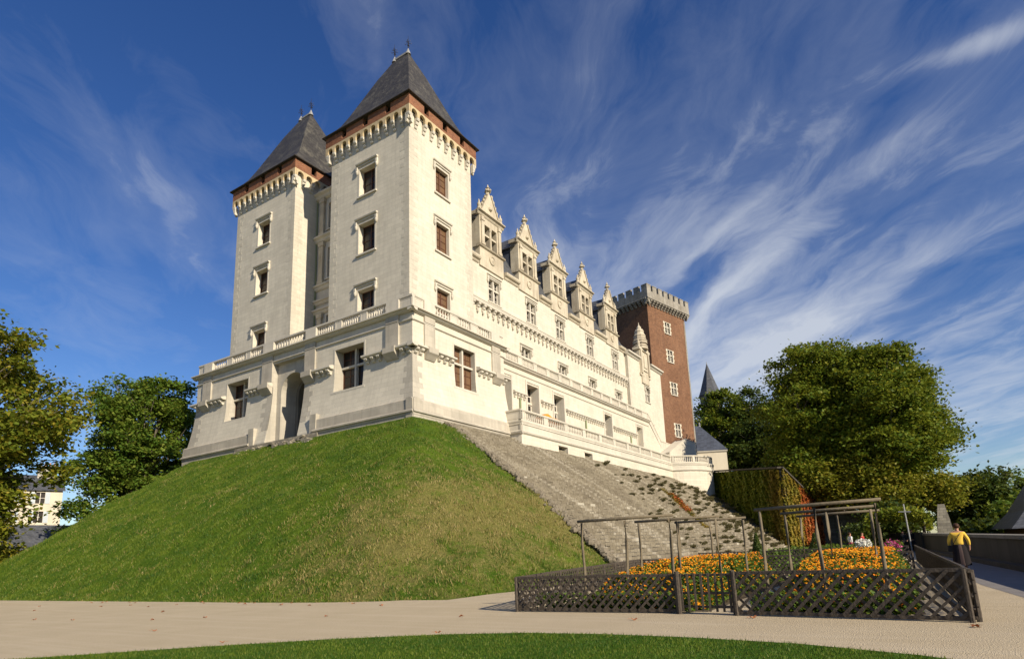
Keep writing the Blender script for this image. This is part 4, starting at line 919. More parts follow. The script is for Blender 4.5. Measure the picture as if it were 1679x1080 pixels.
def tree(name, loc, blobs, N, size, mat, label, group=None, trunk_r=.45, clump=1.2, cat='tree', fill=.25, extra=None, fork=None):
    """blobs are relative to loc"""
    t_ = thing(name, loc, label, cat, group); L = Vector(loc)
    B = [(b[0]+loc[0], b[1]+loc[1], b[2]+loc[2], *b[3:]) for b in blobs]
    g = MB(); zt = min(b[2] for b in B); top = max(b[2] for b in B)
    fz = loc[2]+(fork or (zt-loc[2])*.7)
    F0 = Vector((loc[0]+.2, loc[1]-.1, fz))
    g.tube([L+Vector((0, 0, -.4)), L+Vector((.05, .05, 1)), (L+F0)/2+Vector((.1, 0, .2)), F0], [trunk_r*1.5, trunk_r*1.1, trunk_r, trunk_r*.9], 10)
    for b in B:
        c = Vector(b[:3]); mid = F0.lerp(c, .5)+Vector((rnd.uniform(-.6, .6), rnd.uniform(-.6, .6), .6)); tr = trunk_r*rnd.uniform(.4, .6)
        g.tube([F0-Vector((0, 0, .2)), mid, c], [tr, tr*.7, tr*.35], 7)
        for _ in range(5):
            d = Vector((rnd.gauss(0, 1), rnd.gauss(0, 1), rnd.gauss(.3, .8))).normalized(); e_ = c+Vector((d.x*b[3], d.y*b[4], d.z*b[5]))*.85
            st = mid.lerp(c, rnd.uniform(.3, 1)); g.tube([st, st.lerp(e_, .5)+Vector((0, 0, .3)), e_], [tr*.35, tr*.2, tr*.07], 5)
    g.build('trunk', 'bark', t_, True)
    P = blob_pts(B, N, clump, fill)
    quads('crown', leaf_quads(P, size), mat, t_)
    if extra:
        eb_, n2, mat2 = extra; P = blob_pts([(b[0]+loc[0], b[1]+loc[1], b[2]+loc[2], *b[3:]) for b in eb_], n2, clump, fill)
        quads('crown', leaf_quads(P, size), mat2, t_)
    return t_
def rblobs(seed, rx, ry, z0, z1, n, r, squash=.8):
    q = random.Random(seed); out = []
    for i in range(n):
        f = (i+.5)/n; z = z0+(z1-z0)*f; env = math.sin(math.pi*min(.97, .18+.72*f))**.7; a = i*2.4+q.uniform(-.4, .4); rr_ = q.uniform(.35, .85)*env
        s_ = r*q.uniform(.75, 1.2)*(1.1-.35*f); out.append((math.cos(a)*rx*rr_, math.sin(a)*ry*rr_, z, s_, s_, s_*squash))
    return out
# grass blades
def blades(name, XY, Z, h, wd, mat, parent=None):
    N = len(XY); base = np.column_stack([XY, Z]); a = rng.uniform(0, 2*np.pi, N); hh = h*rng.uniform(.5, 1.3, N)
    d = np.column_stack([np.cos(a), np.sin(a), np.zeros(N)]); s = (wd*rng.uniform(.6, 1.3, N))[:, None]
    ln = rng.normal(size=(N, 3))*.35*hh[:, None]; ln[:, 2] = hh
    return quads(name, np.stack([base-d*s, base+d*s, base+d*s*.5+ln*.6, base+ln], 1), mat, parent)
pts = []
while len(pts) < 230000:
    x = rnd.uniform(14.2, 36.9); y = rnd.uniform(12.2, 62)
    if y < 31 and x > gxl(y)-.05: continue
    if y >= 30.5 and x > 32.4: continue
    c_ = MN.noise((x*1.1, y*1.1, 5.0))+.6*MN.noise((x*3.1, y*3.1, 2.0))
    if rnd.random() > .55+.7*c_: continue
    pts.append((x, y))
pts = np.array(pts); Z = np.array([mhn(x, y) for x, y in pts]); ok = Z > -.03
hh_ = np.array([.085+.10*max(0, .5+MN.noise((x*1.4, y*1.4, 9.0))*1.3) for x, y in pts[ok]]); P_ = pts[ok]; Zk = Z[ok]
dryk = np.array([max(0, 1-abs(y-18.5)/10.5)*max(0, 1-abs(z-3.8)/6.0)*1.15+.0+.38*MN.noise((x*.55, y*.55, z*.55))+.22*MN.noise((x*1.9, y*1.9, 1.0)) for (x, y), z in zip(P_, Zk)])
isd = rng.random(len(P_)) < np.clip(dryk, 0, .9)
for sel, mt_ in ((~isd, 'blade'), (isd, 'blade_dry')):
    o = blades('grass', P_[sel], Zk[sel]-.03, hh_[sel], .020, mt_); tag(o, kind='stuff')
lawn = [(-12, 20), (1, 18.5), (3.4, 16), (5.2, 13.9), (6.9, 11.9), (8.4, 9.9), (9.4, 8.1), (9.95, 6.6), (10.15, 5.0), (10.12, 3.4), (9.9, 1.7), (9.35, .15), (8.4, -1.4), (6.8, -2.9), (4.5, -4.1), (-12, -5)]
g = MB(); g.face([(x, y, .02) for x, y in lawn]); 
for (a, c) in zip(lawn, lawn[1:]): g.face([(a[0], a[1], .02), (c[0], c[1], .02), (c[0]+.02, c[1], -.02), (a[0]+.02, a[1], -.02)])
tag(g.build('lawn', 'lawn_grass'), kind='structure')
from mathutils.geometry import intersect_point_line
def inpoly(x, y, P):
    c = False; j = len(P)-1
    for i in range(len(P)):
        if (P[i][1] > y) != (P[j][1] > y) and x < (P[j][0]-P[i][0])*(y-P[i][1])/(P[j][1]-P[i][1])+P[i][0]: c = not c
        j = i
    return c
q = []
while len(q) < 90000:
    x = rnd.uniform(3.5, 10.22); y = rnd.uniform(-2.5, 15.5)
    if inpoly(x-rnd.uniform(-.06, .05), y, lawn): q.append((x, y))
q = np.array(q); o = blades('grass', q, np.full(len(q), .01), .045, .006, 'blade'); tag(o, kind='stuff')

# ================================================================== IVY WALL and retaining walls
iw = thing('ivy_wall', (88, 20, 0), 'high retaining wall covered in green ivy that turns gold and red at its right end', 'wall')
A0, A1, A2 = Vector((98.0, 27.9, 0)), Vector((82.0, 13.6, 0)), Vector((92.0, 10.9, 0))
def wseg(g, p, q, zp, zq, th, m=0, z0=-.5):
    d = (q-p).normalized(); nn = Vector((-d.y, d.x, 0))*th
    g.hexa([(p.x, p.y, z0), (q.x, q.y, z0), (q.x+nn.x, q.y+nn.y, z0), (p.x+nn.x, p.y+nn.y, z0), (p.x, p.y, zp), (q.x, q.y, zq), (q.x+nn.x, q.y+nn.y, zq), (p.x+nn.x, p.y+nn.y, zp)], m)
g = MB(); wseg(g, A0, A1, 12.75, 10.35, .6); wseg(g, A1+Vector((.3, .2, 0)), A2, 10.3, 5.8, .6); g.build('wall', 'dark_masonry', iw)
g = MB(); g.beam((98.2, 28.0, 12.95), (81.8, 13.4, 10.55), .9, .22); g.beam((81.9, 13.5, 10.55), (92.1, 10.8, 6.0), .9, .2); g.build('coping', 'parapet_shade_stone', iw)
def ivy(name, p, q, f0, f1, N, mat, size=.17, side=1):
    zp = lambda f: (12.7+(10.3-12.7)*f) if p == A0 else (10.3+(5.8-10.3)*f)
    d = (q-p).normalized(); nn = np.array([d.y, -d.x, 0])*side
    f = rng.uniform(f0, f1, N)+rng.normal(0, .012, N); f = np.clip(f, 0, 1); zt = np.array([zp(k) for k in f]); z = zt*rng.uniform(-.02, 1.0, N)
    C = np.column_stack([p.x+(q.x-p.x)*f, p.y+(q.y-p.y)*f, z])
    bulge = .22+.20*np.sin(f*90+z*1.1)*np.sin(z*1.7+f*31)+rng.uniform(-.12, .16, N)
    C += nn[None, :]*bulge[:, None]
    nr = np.tile(nn*.9+np.array([0, 0, .5]), (N, 1))
    return quads(name, leaf_quads(C, size, .1, nr, .62), mat, iw)
ivy('ivy', A0, A1, .0, .9, 52000, 'ivy_green', side=1)
ivy('ivy', A0, A1, -.0, .035, 2500, 'ivy_gold', side=1)
o = ivy('ivy', A0, A1, .86, 1.0, 9000, 'ivy_gold', side=1)
for o in iw.children: pass
o = ivy('ivy', A1, A2, .0, .45, 11000, 'ivy_gold', side=1); o['label'] = 'golden ivy'
o = ivy('ivy', A1, A2, .40, 1.0, 12000, 'ivy_red', side=1); o['label'] = 'orange red ivy'
g = MB(); wseg(g, Vector((92.1, 10.6, 0)), Vector((96.5, 3.7, 0)), 5.2, 4.2, .6); wseg(g, Vector((96.6, 3.6, 0)), Vector((104, 3.2, 0)), 4.2, 3.9, .6)
tag(g.build('garden_wall', 'dark_masonry', None, origin=(94, 7, 0)), 'dark shaded rubble wall behind the garden, right of the red ivy', 'wall')
# parapet along the terrace walk
def parY(x): return -5.35+(x-8)*.0894
pw = thing('parapet_wall', (30, -3.4, 0), 'long low stone parapet running along the shaded walk on the right', 'wall')
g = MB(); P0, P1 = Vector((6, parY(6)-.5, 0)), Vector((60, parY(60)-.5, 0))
wseg(g, P0, P1, .98, 1.3, .5, z0=-1); g.build('wall', 'parapet_shade_stone', pw)
g = MB(); x = 6.0
while x < 60:
    x2 = min(x+1.9, 60); z1 = .99+.32*(x-6)/54; z2 = .99+.32*(x2-6)/54
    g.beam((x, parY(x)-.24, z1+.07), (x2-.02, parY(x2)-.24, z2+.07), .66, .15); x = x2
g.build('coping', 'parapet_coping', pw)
g = MB(); wseg(g, Vector((6, parY(6)+.02, 0)), Vector((60, parY(60)+.02, 0)), .2, .2, .45, z0=-.2); g.build('kerb', 'parapet_shade_stone', pw)
pw2 = MB(); wseg(pw2, Vector((60.2, parY(60)-.2, 0)), Vector((66, 1.6, 0)), 1.55, 1.6, .4, z0=-1)
tag(pw2.build('low_wall', 'parapet_shade_stone', None, origin=(62, 0, 0)), 'short pale wall turning left at the end of the parapet', 'wall')
# tapering stone pillar at the end of the parapet
ob = thing('stone_pillar', (61.5, -2.35, 0), 'tapering grey stone pillar standing at the far end of the parapet', 'pillar')
g = MB(); g.ring([[(61.5+sx_*a, -2.35+sy_*a, z) for sx_, sy_ in ((-1, -1), (1, -1), (1, 1), (-1, 1))] for a, z in ((.62, 0), (.60, .8), (.46, 2.4), (.26, 3.7), (.24, 3.8))]); g.build('shaft', 'rough_stone', ob)
g = MB(); g.box(60.75, 62.25, -3.1, -1.6, -.2, .35); g.build('base', 'parapet_shade_stone', ob)
tube = MB(); tube.tube([(58.5, .25, 0), (58.4, .35, 3.9)], .055, 7); tube.beam((58.4, -.1, 3.25), (58.4, .8, 3.3), .07, .07)
tag(tube.build('wooden_post', 'metal_grey', None, origin=(58.5, .25, 0)), 'thin pale post with a crossbar beside the vine arbour', 'post')

# ================================================================== HOUSES, PAVILION, SPIRE
pv = thing('garden_pavilion', (126, 32, 12), 'small cream building with a blue slate roof beside the foot of the brick keep', 'building')
pa = math.radians(-63); pe = (math.cos(pa), math.sin(pa)); pn = (math.sin(pa), -math.cos(pa)); pn = (-abs(math.sin(pa)), -math.cos(pa))
FP = Fr(121.6, 38.6, *pe, *pn); PL = 8.9
b = MB(); wall(b, FP, 0, PL, 12, 20.2, [(3.9, 5.2, 13.0, 16.2, .3)], .3); b.face([FP(PL, 0, 12), FP(PL, -8, 12), FP(PL, -8, 20.2), FP(PL, 0, 20.2)]); b.face([FP(0, 0, 12), FP(0, -8, 12), FP(0, -8, 20.2), FP(0, 0, 20.2)])
b.build('wall', 'cream_render', pv)
g = MB(); g.ring([[FP(-.3, .3, 20.2), FP(PL+.3, .3, 20.2), FP(PL+.3, -8, 20.2), FP(-.3, -8, 20.2)], [FP(2.0, -3.6, 26.2), FP(4.6, -3.6, 26.2), FP(4.6, -3.9, 26.2), FP(2.0, -3.9, 26.2)]]); rf = g.build('roof', 'blue_slate', pv)
g = MB(); moulding(g, FP, -.1, PL+.15, [(.1, 19.8), (.25, 20.0), (.25, 20.18)]); g.build('cornice', 'trim_stone', pv)
g = MB(); q = FP(4.6, -3.7, 0); g.lathe((q[0], q[1], 26.1), [(.3, 0), (.15, .3), (.25, .5), (.02, 1)], 7); g.build('finial', 'lead', rf)
g = MB(); fbox(g, FP, 3.9, 5.2, -.32, -.29, 13, 16.2, 1)
for x0, x1 in ((3.5, 3.89), (5.21, 5.6)): fbox(g, FP, x0, x1, -.02, .12, 12.8, 16.5)
fbox(g, FP, 3.3, 5.8, -.02, .25, 16.5, 16.8); g.ring([[FP(u, d, z) for u, z in ((3.3, 16.81), (5.8, 16.81), (4.55, 17.9))] for d in (-.02, .2)]); g.build('window', ['trim_stone', 'pane_dark'], pv)

spi = thing('spire_tower', (166, 43.5, 12), 'slender pointed slate spire rising behind the trees', 'spire')
g = MB(); g.lathe((166, 43.5, 12), [(2.9, 0), (2.9, 30)], 8); g.build('wall', 'rough_stone', spi)
g = MB(); g.lathe((166, 43.5, 42), [(3.35, -.2), (3.3, 0), (2.6, 1.6), (.06, 9.4)], 8); g.build('roof', 'roof_slate', spi)
g = MB(); g.lathe((166, 43.5, 51.2), [(.2, 0), (.1, .3), (.03, .9)], 6); g.build('finial', 'lead', spi)

hs_ = thing('town_house', (36, 114, 0), 'cream town house with grey shutters and dark roof behind the trees on the left', 'house')
ha = math.atan2(-4.6, 18.5); he = (math.cos(ha), math.sin(ha)); hn = (math.sin(ha), -math.cos(ha))
FH = Fr(22.9, 116.6, *he, *hn); HL = 18.6
b = MB(); hw = [(u, u+1.1, z, z+1.7) for u in (2, 5.2, 8.6, 11.9, 15.4) for z in (2.2, 5.6, 9.0, 11.9)]
hw = [(a, c, z, min(z+1.7, 13.6)) for a, c, z, d in hw]
wall(b, FH, 0, HL, 0, 14.0, hw, .25)
for u in (0, HL): b.face([FH(u, 0, 0), FH(u, -9, 0), FH(u, -9, 14), FH(u, -4.5, 16.6), FH(u, 0, 14)])
b.build('wall', 'cream_render', hs_)
g = MB()
for s_ in (0, 1): g.face([FH(-.3, .35 if s_ == 0 else -9.35, 13.85), FH(HL+.3, .35 if s_ == 0 else -9.35, 13.85), FH(HL+.3, -4.5, 16.75), FH(-.3, -4.5, 16.75)])
rf = g.build('roof', 'roof_slate', hs_)
for u in (15.6, 7.2):
    g = MB(); fbox(g, FH, u, u+2.3, -4.9, -3.6, 15.2, 17.9); fbox(g, FH, u-.1, u+2.4, -5.0, -3.5, 17.9, 18.15)
    for k in range(4): q = FH(u+.35+.55*k, -4.2, 0); g.lathe((q[0], q[1], 18.15), [(.16, 0), (.13, .6)], 7, 1)
    g.build('chimney', ['quoin_stone', 'terracotta'], rf)
for a, c, z0, z1 in hw:
    g = MB(); fbox(g, FH, a, c, -.28, -.24, z0, z1, 1); fbox(g, FH, (a+c)/2-.04, (a+c)/2+.04, -.24, -.18, z0, z1, 0); fbox(g, FH, a, c, -.24, -.2, (z0+z1)/2-.03, (z0+z1)/2+.03, 0)
    wd_ = g.build('window', ['white_paint', 'pane_dark'], hs_)
    for x0, x1 in ((a-.62, a-.03), (c+.03, c+.62)):
        g = MB(); fbox(g, FH, x0, x1, .01, .06, z0-.02, z1+.02)
        for k in range(9): fbox(g, FH, x0+.06, x1-.06, .06, .075, z0+.08+k*(z1-z0-.1)/9, z0+.16+k*(z1-z0-.1)/9)
        g.build('shutter', 'shutter_grey', wd_)
sh = thing('slate_shed', (30, 93, 0), 'low building with a dark slate roof below the town house', 'building')
g = MB(); g.box(18, 40, 92, 101, -.5, 3.2); g.build('wall', 'cream_render', sh)
g = MB(); g.ring([[(17.5, 91.5, 3.1), (40.5, 91.5, 3.1), (40.5, 101.5, 3.1), (17.5, 101.5, 3.1)], [(20, 96, 7.6), (38, 96, 7.6), (38, 97, 7.6), (20, 97, 7.6)]]); g.build('roof', 'roof_slate', sh)
lodge = thing('slate_lodge', (62, -11, -2), 'dark slate-roofed building at the right edge beyond the parapet', 'building')
g = MB(); wall(g, Fr(60.3, 0, 0, 1, -1, 0), -19, -7.6, -7, 1.7); g.face([(60.3, -7.6, -7), (74, -7.6, -7), (74, -7.6, 1.7), (60.3, -7.6, 1.7)]); g.build('wall', 'wood_red', lodge)
g = MB(); g.ring([[(59.6, -20, 1.5), (59.6, -6.6, 1.5), (75, -6.6, 1.5), (75, -20, 1.5)], [(61.6, -18, 2.9), (61.6, -7.9, 2.9), (73, -7.9, 2.9), (73, -18, 2.9)], [(65, -16, 7.4), (65, -10.6, 7.4), (69, -10.6, 7.4), (69, -16, 7.4)]]); g.build('roof', 'roof_slate', lodge)

# ================================================================== TREES
tree('plane_tree', (15, 67, 0), [(min(b[0], 2.2+(b[2]-5)*.36), *b[1:]) for b in rblobs(3, 9.5, 8.5, 6.5, 23.5, 24, 3.3)], 60000, .20, 'plane_leaf_autumn', 'large golden-green plane tree at the left edge of the picture', trunk_r=.6, clump=1.5, fill=.12,
     extra=([(3.2, -1, 3.6, 2.6, 2.4, 2.0), (5.8, 1.5, 2.6, 2.0, 2, 1.5), (2.5, -2, 6.5, 2.6, 2.6, 2.2), (-1, -3, 5.5, 3, 3, 2.2), (7.5, -1, 15, 2.4, 2.4, 1.8)], 15000, 'plane_leaf_gold'))
tree('plane_tree', (36.5, 79, 0), rblobs(5, 5.6, 5.5, 12, 23.5, 20, 2.9)+[(-5.6, 0, 7.2, 2.2, 2.2, 2.0), (-3.5, 0, 9.5, 2.6, 2.6, 2.4), (2.2, 0, 22.5, 3.2, 3, 2.6), (-4.6, 1, 12.5, 2.2, 2.5, 2.0)], 56000, .20, 'lime_leaf', 'green tree growing between the town house and the castle podium', trunk_r=.5, clump=1.35, fill=.12)
tree('small_tree', (33.5, 73.5, 4), [(0, 0, 4, 2.2, 2, 1.8), (-1.8, 1, 2.6, 1.8, 1.8, 1.5), (1.6, .5, 5.6, 1.9, 1.8, 1.8), (2.9, 0, 7.2, 1.6, 1.5, 1.5)], 9000, .17, 'lime_leaf', 'small bushy tree on the back edge of the grass mound', trunk_r=.12, clump=1.0)
tree('plane_tree', (99.5, 10.2, 4), rblobs(11, 8.6, 6.8, 4, 24.5, 30, 4.3)+[(1, -5, 22.5, 4, 4, 3.4)], 120000, .235, 'plane_leaf', 'huge dense plane tree behind the ivy wall, left of the golden one', trunk_r=.7, clump=1.9, fill=.1)
tree('plane_tree', (97, 1.6, 0), rblobs(8, 8.2, 7.4, 9.5, 26.5, 30, 4.0), 120000, .235, 'plane_leaf', 'huge plane tree with golden lower boughs right of the ivy wall', trunk_r=.65, clump=1.9, fill=.1,
     extra=([(-5, 5, 7.6, 3.4, 3.2, 1.9), (-6, 0, 6.8, 3.2, 3.2, 1.9), (-4, -5, 6.6, 2.6, 3, 1.9), (-5, 2.5, 10, 3, 3, 2), (-6, 8, 9, 2.8, 3, 2)], 38000, 'plane_leaf_gold'))
tree('lime_tree', (141, 35.5, 12), rblobs(13, 6.5, 6.0, 6, 23, 16, 3.9), 34000, .30, 'plane_leaf', 'green tree rising beside the spire behind the brick keep', trunk_r=.5, clump=1.9)
tree('lime_tree', (141, 27.5, 11.5), rblobs(17, 7.5, 6.5, 4, 21, 18, 4.6), 32000, .32, 'dark_leaf', 'dark tree with a bare trunk above the ivy wall', trunk_r=.45, clump=1.8)
tree('lime_tree', (140, 17, 6), rblobs(19, 9, 8, 5, 25, 16, 5.0), 30000, .36, 'dark_leaf', 'dark tree filling the gap behind the two huge plane trees', trunk_r=.5, clump=2)
tree('lime_tree', (108, 4.5, 3.5), rblobs(21, 5, 5, 3, 11, 10, 3.6), 14000, .32, 'dark_leaf', 'low dark tree under the golden boughs of the plane tree', trunk_r=.35, clump=1.8)
BG = 'trees beyond the parapet'
for i, (x, y, z, h, r_, lb) in enumerate(((112, -10, -5, 17, 6.5, 'dark tree beyond the stone pillar, right of the golden boughs'), (92, -11.5, -7, 13.5, 4.6, 'olive-green round tree just left of the slate lodge'),
        (150, -17, -8, 22, 8, 'tall distant tree on the right skyline behind the olive one'), (168, -27, -8, 24, 9, 'farthest tree on the skyline at the right edge'), (190, -12, -8, 24, 9, 'pale distant tree showing between the golden boughs and the lodge'), (76, -5.8, -6, 8.6, 3.4, 'small dark bush-like tree hanging over the parapet'))):
    tree('lime_tree', (x, y, z), rblobs(30+i, r_*.8, r_*.8, h*.38, h*.84, 11, r_*.5), 12000, .30, 'dark_leaf' if i in (0, 5) else 'lime_leaf', lb, BG, trunk_r=.35, clump=1.7)

# shrubs and tufts on the glacis
def glz(x, y): return 11.78*(1-(30.6-y)/17.5)+.22
TF = []
q = random.Random(5)
spots = [(61.5, 28.6, .75), (57.2, 27.6, .45), (66, 28.2, .5), (70, 25.5, .6), (64, 24.5, .6), (62, 23.6, .5), (69, 23.0, .6), (60, 21.6, .6), (72, 21.8, .6), (76, 28.5, .5), (80, 28.6, .4), (80.5, 26.5, .6), (77, 25.5, .5), (86, 27.5, .5), (88, 26.6, .6), (90, 26.0, .5), (85, 24.0, .6)]
while len(spots) < 210:
    y = q.uniform(13.6, 27.6); xm = 40+1.45*(y-13.6); xr_ = gxr(y)-1.0; x = xm+(xr_-xm)*q.random()**.75
    if all((x-a)**2+(y-b_)**2 > .7 for a, b_, _ in spots): spots.append((x, y, q.uniform(.26, .60)*(.75+.5*(x-xm)/(xr_-xm))))
proto = []
for k in range(5):
    g = [];  n = 420; d = rng.normal(size=(n, 3)); d /= np.linalg.norm(d, axis=1)[:, None]; d[:, 2] = np.abs(d[:, 2])
    C = d*rng.uniform(.35, 1.0, n)[:, None]*np.array([1.25, .8, .62]); C[:, 2] += .02
    o = quads('dry_tuft', leaf_quads(C, .11, .2, d, .3), 'tuft_olive', None); proto.append(o)
for k, (x, y, s_) in enumerate(spots):
    o = proto[k] if k < 5 else proto[k % 5].copy()
    if k >= 5: COL.objects.link(o)
    o.location = (x, y, glz(x, y)-.05); o.scale = (s_*1.15, s_*1.15, s_); o.rotation_euler = (math.radians(-28), 0, q.uniform(-.6, .6))
    zn = 'just under the terrace wall at the top of' if y > 26.3 else 'halfway up' if y > 19.5 else 'near the foot of'
    big_ = 'large' if s_ > .62 else 'small'
    tag(o, f'{big_} olive-brown tuft {zn} the stone slope', 'plant', 'dry tufts growing on the stone slope')
def clump(name, c, r3, n, size, mat, label, cat, rot=0, group=None):
    d = rng.normal(size=(n, 3)); d /= np.linalg.norm(d, axis=1)[:, None]; C = d*rng.uniform(.5, 1.0, n)[:, None]*np.array(r3)
    ca, sa = math.cos(rot), math.sin(rot); C = np.column_stack([C[:, 0]*ca-C[:, 1]*sa, C[:, 0]*sa+C[:, 1]*ca, C[:, 2]])+np.array(c)
    return tag(quads(name, leaf_quads(C, size, .1, d, .4), mat, None, origin=c), label, cat, group)
# red creeper running down the slope
C = []
for k in range(1600):
    f = rnd.random(); y = 23.4-f*3.6; x = 67.3-f*5.0+rnd.gauss(0, .28); C.append((x, y+rnd.gauss(0, .25), glz(x, y)+rnd.uniform(-.05, .2)))
tag(quads('creeper', leaf_quads(np.array(C), .11, .6), 'ivy_red', None, origin=(65, 22, 6)), 'rust-red creeper trailing down the stone slope', 'creeper')
C = []
for k in range(1500):
    f = rnd.random(); y = 24.6-f*7.5; x = 68.0-f*9.0+rnd.gauss(0, .25); C.append((x, y+rnd.gauss(0, .2), glz(x, y)+rnd.uniform(-.05, .12)))
tag(quads('creeper', leaf_quads(np.array(C), .09, .6), 'ivy_gold', None, origin=(64, 21, 5)), 'thin yellow-green creeper beside the red one on the stone slope', 'creeper')

# ================================================================== GARDEN
FGRP = 'wooden lattice fences round the flower beds'
def lattice(label, p, q, h=.87, posts=3, name='lattice_fence', sp=.225, slat=.048, both=True, gap=.06):
    p = Vector((*p, 0)); q = Vector((*q, 0)); L = (q-p).length; d = (q-p)/L; nn = Vector((-d.y, d.x, 0))
    t_ = thing(name, (p+q)/2, label, 'fence', FGRP)
    P = lambda u, z, o=0: p+d*u+nn*o+Vector((0, 0, z))
    for z in (gap, h-.02):
        g = MB(); n = max(2, int(L/.8)); pts = [P(L*i/n, z+rnd.uniform(-.008, .008), .0) for i in range(n+1)]
        for a, b_ in zip(pts, pts[1:]): g.beam(a, b_, .055, .065)
        g.build('rail', 'hazel_wood', t_)
    for i in range(posts+1):
        g = MB(); u = L*i/posts; u = min(max(u, .04), L-.04); g.tube([P(u, -.1, -.03), P(u+rnd.uniform(-.01, .01), h+.0, -.03)], [.045, .04], 7); g.build('post', 'hazel_wood', t_)
    for dr in ((1, -.035), (-1, .015)):
        g = MB(); u = -h; hh = h-gap
        while u < L:
            j = rnd.uniform(-.02, .02); u0, u1 = (u+j, u+hh+j) if dr[0] > 0 else (u+hh+j, u+j)
            za, zb = gap, h-.02; ua, ub = u0, u1
            # clip to the panel
            def cl(ua, za, ub, zb):
                if ua < 0: za = za+(zb-za)*(0-ua)/(ub-ua); ua = 0
                if ua > L: za = za+(zb-za)*(L-ua)/(ub-ua); ua = L
                return ua, za
            if not (max(ua, ub) <= 0.03 or min(ua, ub) >= L-.03):
                a_ = cl(ua, za, ub, zb); b_ = cl(ub, zb, ua, za)
                if abs(a_[1]-b_[1]) > .08:
                    w_ = slat*rnd.uniform(.75, 1.2); m1 = ((a_[0]+b_[0])/2+rnd.uniform(-.008, .008), (a_[1]+b_[1])/2)
                    for s0, s1 in ((a_, m1), (m1, b_)): g.beam(P(s0[0], s0[1], dr[1]), P(s1[0], s1[1], dr[1]), w_, .022, 0, tuple(nn))
            u += sp
        g.build('lattice', 'hazel_wood', t_)
    return t_
lattice('left front panel of dark lattice fence, from the corner to the gate', (13.47, 9.09), (13.60, 4.72), posts=1)
lattice('right front panel of dark lattice fence, nearest the camera', (13.40, 3.44), (12.92, -.70), posts=1, h=.90, slat=.056, sp=.232)
lattice('lattice fence running back along the left side of the garden', (13.55, 9.13), (28.6, 11.75), posts=9)
lattice('lattice fence running back along the right side beside the walk', (13.0, -.74), (39.5, .02), posts=12)
lattice('lattice fence behind the two marigold beds', (27.0, .1), (27.2, 11.2), posts=6)
lattice('farthest lattice fence across the second garden plot', (39.0, .3), (39.6, 12.2), posts=6, slat=.06)
gt = thing('garden_gate', (13.5, 4.1, 0), 'small picket gate between the two front lattice panels', 'gate')
for i in range(8):
    g = MB(); y = 4.62-i*.155; g.beam((13.52-i*.008, y, .06), (13.52-i*.008+rnd.uniform(-.01, .01), y+rnd.uniform(-.015, .015), .88), .045, .035, 0, (1, 0, 0)); g.build('picket', 'hazel_wood', gt)
for z in (.16, .45, .84): g = MB(); g.beam((13.58, 4.68, z), (13.48, 3.48, z), .05, .05); g.build('rail', 'hazel_wood', gt)
for y in (4.70, 3.46): g = MB(); g.tube([(13.50, y, -.1), (13.50, y, .93)], .055, 8); g.build('post', 'hazel_wood', gt)
# rustic pole frames
PGRP = 'rustic pole frames over the marigold beds'
def frame(label, p, q, h=2.2, r=.041):
    t_ = thing('pole_frame', ((p[0]+q[0])/2, (p[1]+q[1])/2, 0), label, 'trellis', PGRP)
    for k in (0, .5, 1):
        x, y = p[0]+(q[0]-p[0])*k, p[1]+(q[1]-p[1])*k
        g = MB(); j = [rnd.uniform(-.02, .02) for _ in range(4)]; g.tube([(x+.05*(k-.5), y, -.2), (x+j[0], y+j[1], h*.4), (x+j[2], y+j[3], h*.75), (x, y, h+.0)], [r*1.05, r, r*.95, r*.85], 8); g.build('post', 'pole_wood', t_, True)
    g = MB(); d = Vector((q[0]-p[0], q[1]-p[1], 0)).normalized()*.12
    g.tube([(p[0]-d.x, p[1]-d.y, h+r), ((p[0]+q[0])/2, (p[1]+q[1])/2, h+r+.02), (q[0]+d.x, q[1]+d.y, h+r+.03)], [r*.9, r, r*.85], 8); g.build('crossbar', 'pole_wood', t_, True)
frame('nearest pole frame over the left marigold bed', (14.41, 7.52), (15.0, 5.30)); frame('middle pole frame over the left marigold bed', (17.1, 7.0), (17.6, 4.82)); frame('farthest pole frame over the left marigold bed', (19.9, 6.72), (20.1, 4.65))
frame('nearest pole frame over the right marigold bed', (14.86, 3.02), (14.60, .60)); frame('middle pole frame over the right marigold bed', (18.2, 3.02), (17.9, .86)); frame('farthest pole frame over the right marigold bed', (21.4, 3.08), (21.3, .9))
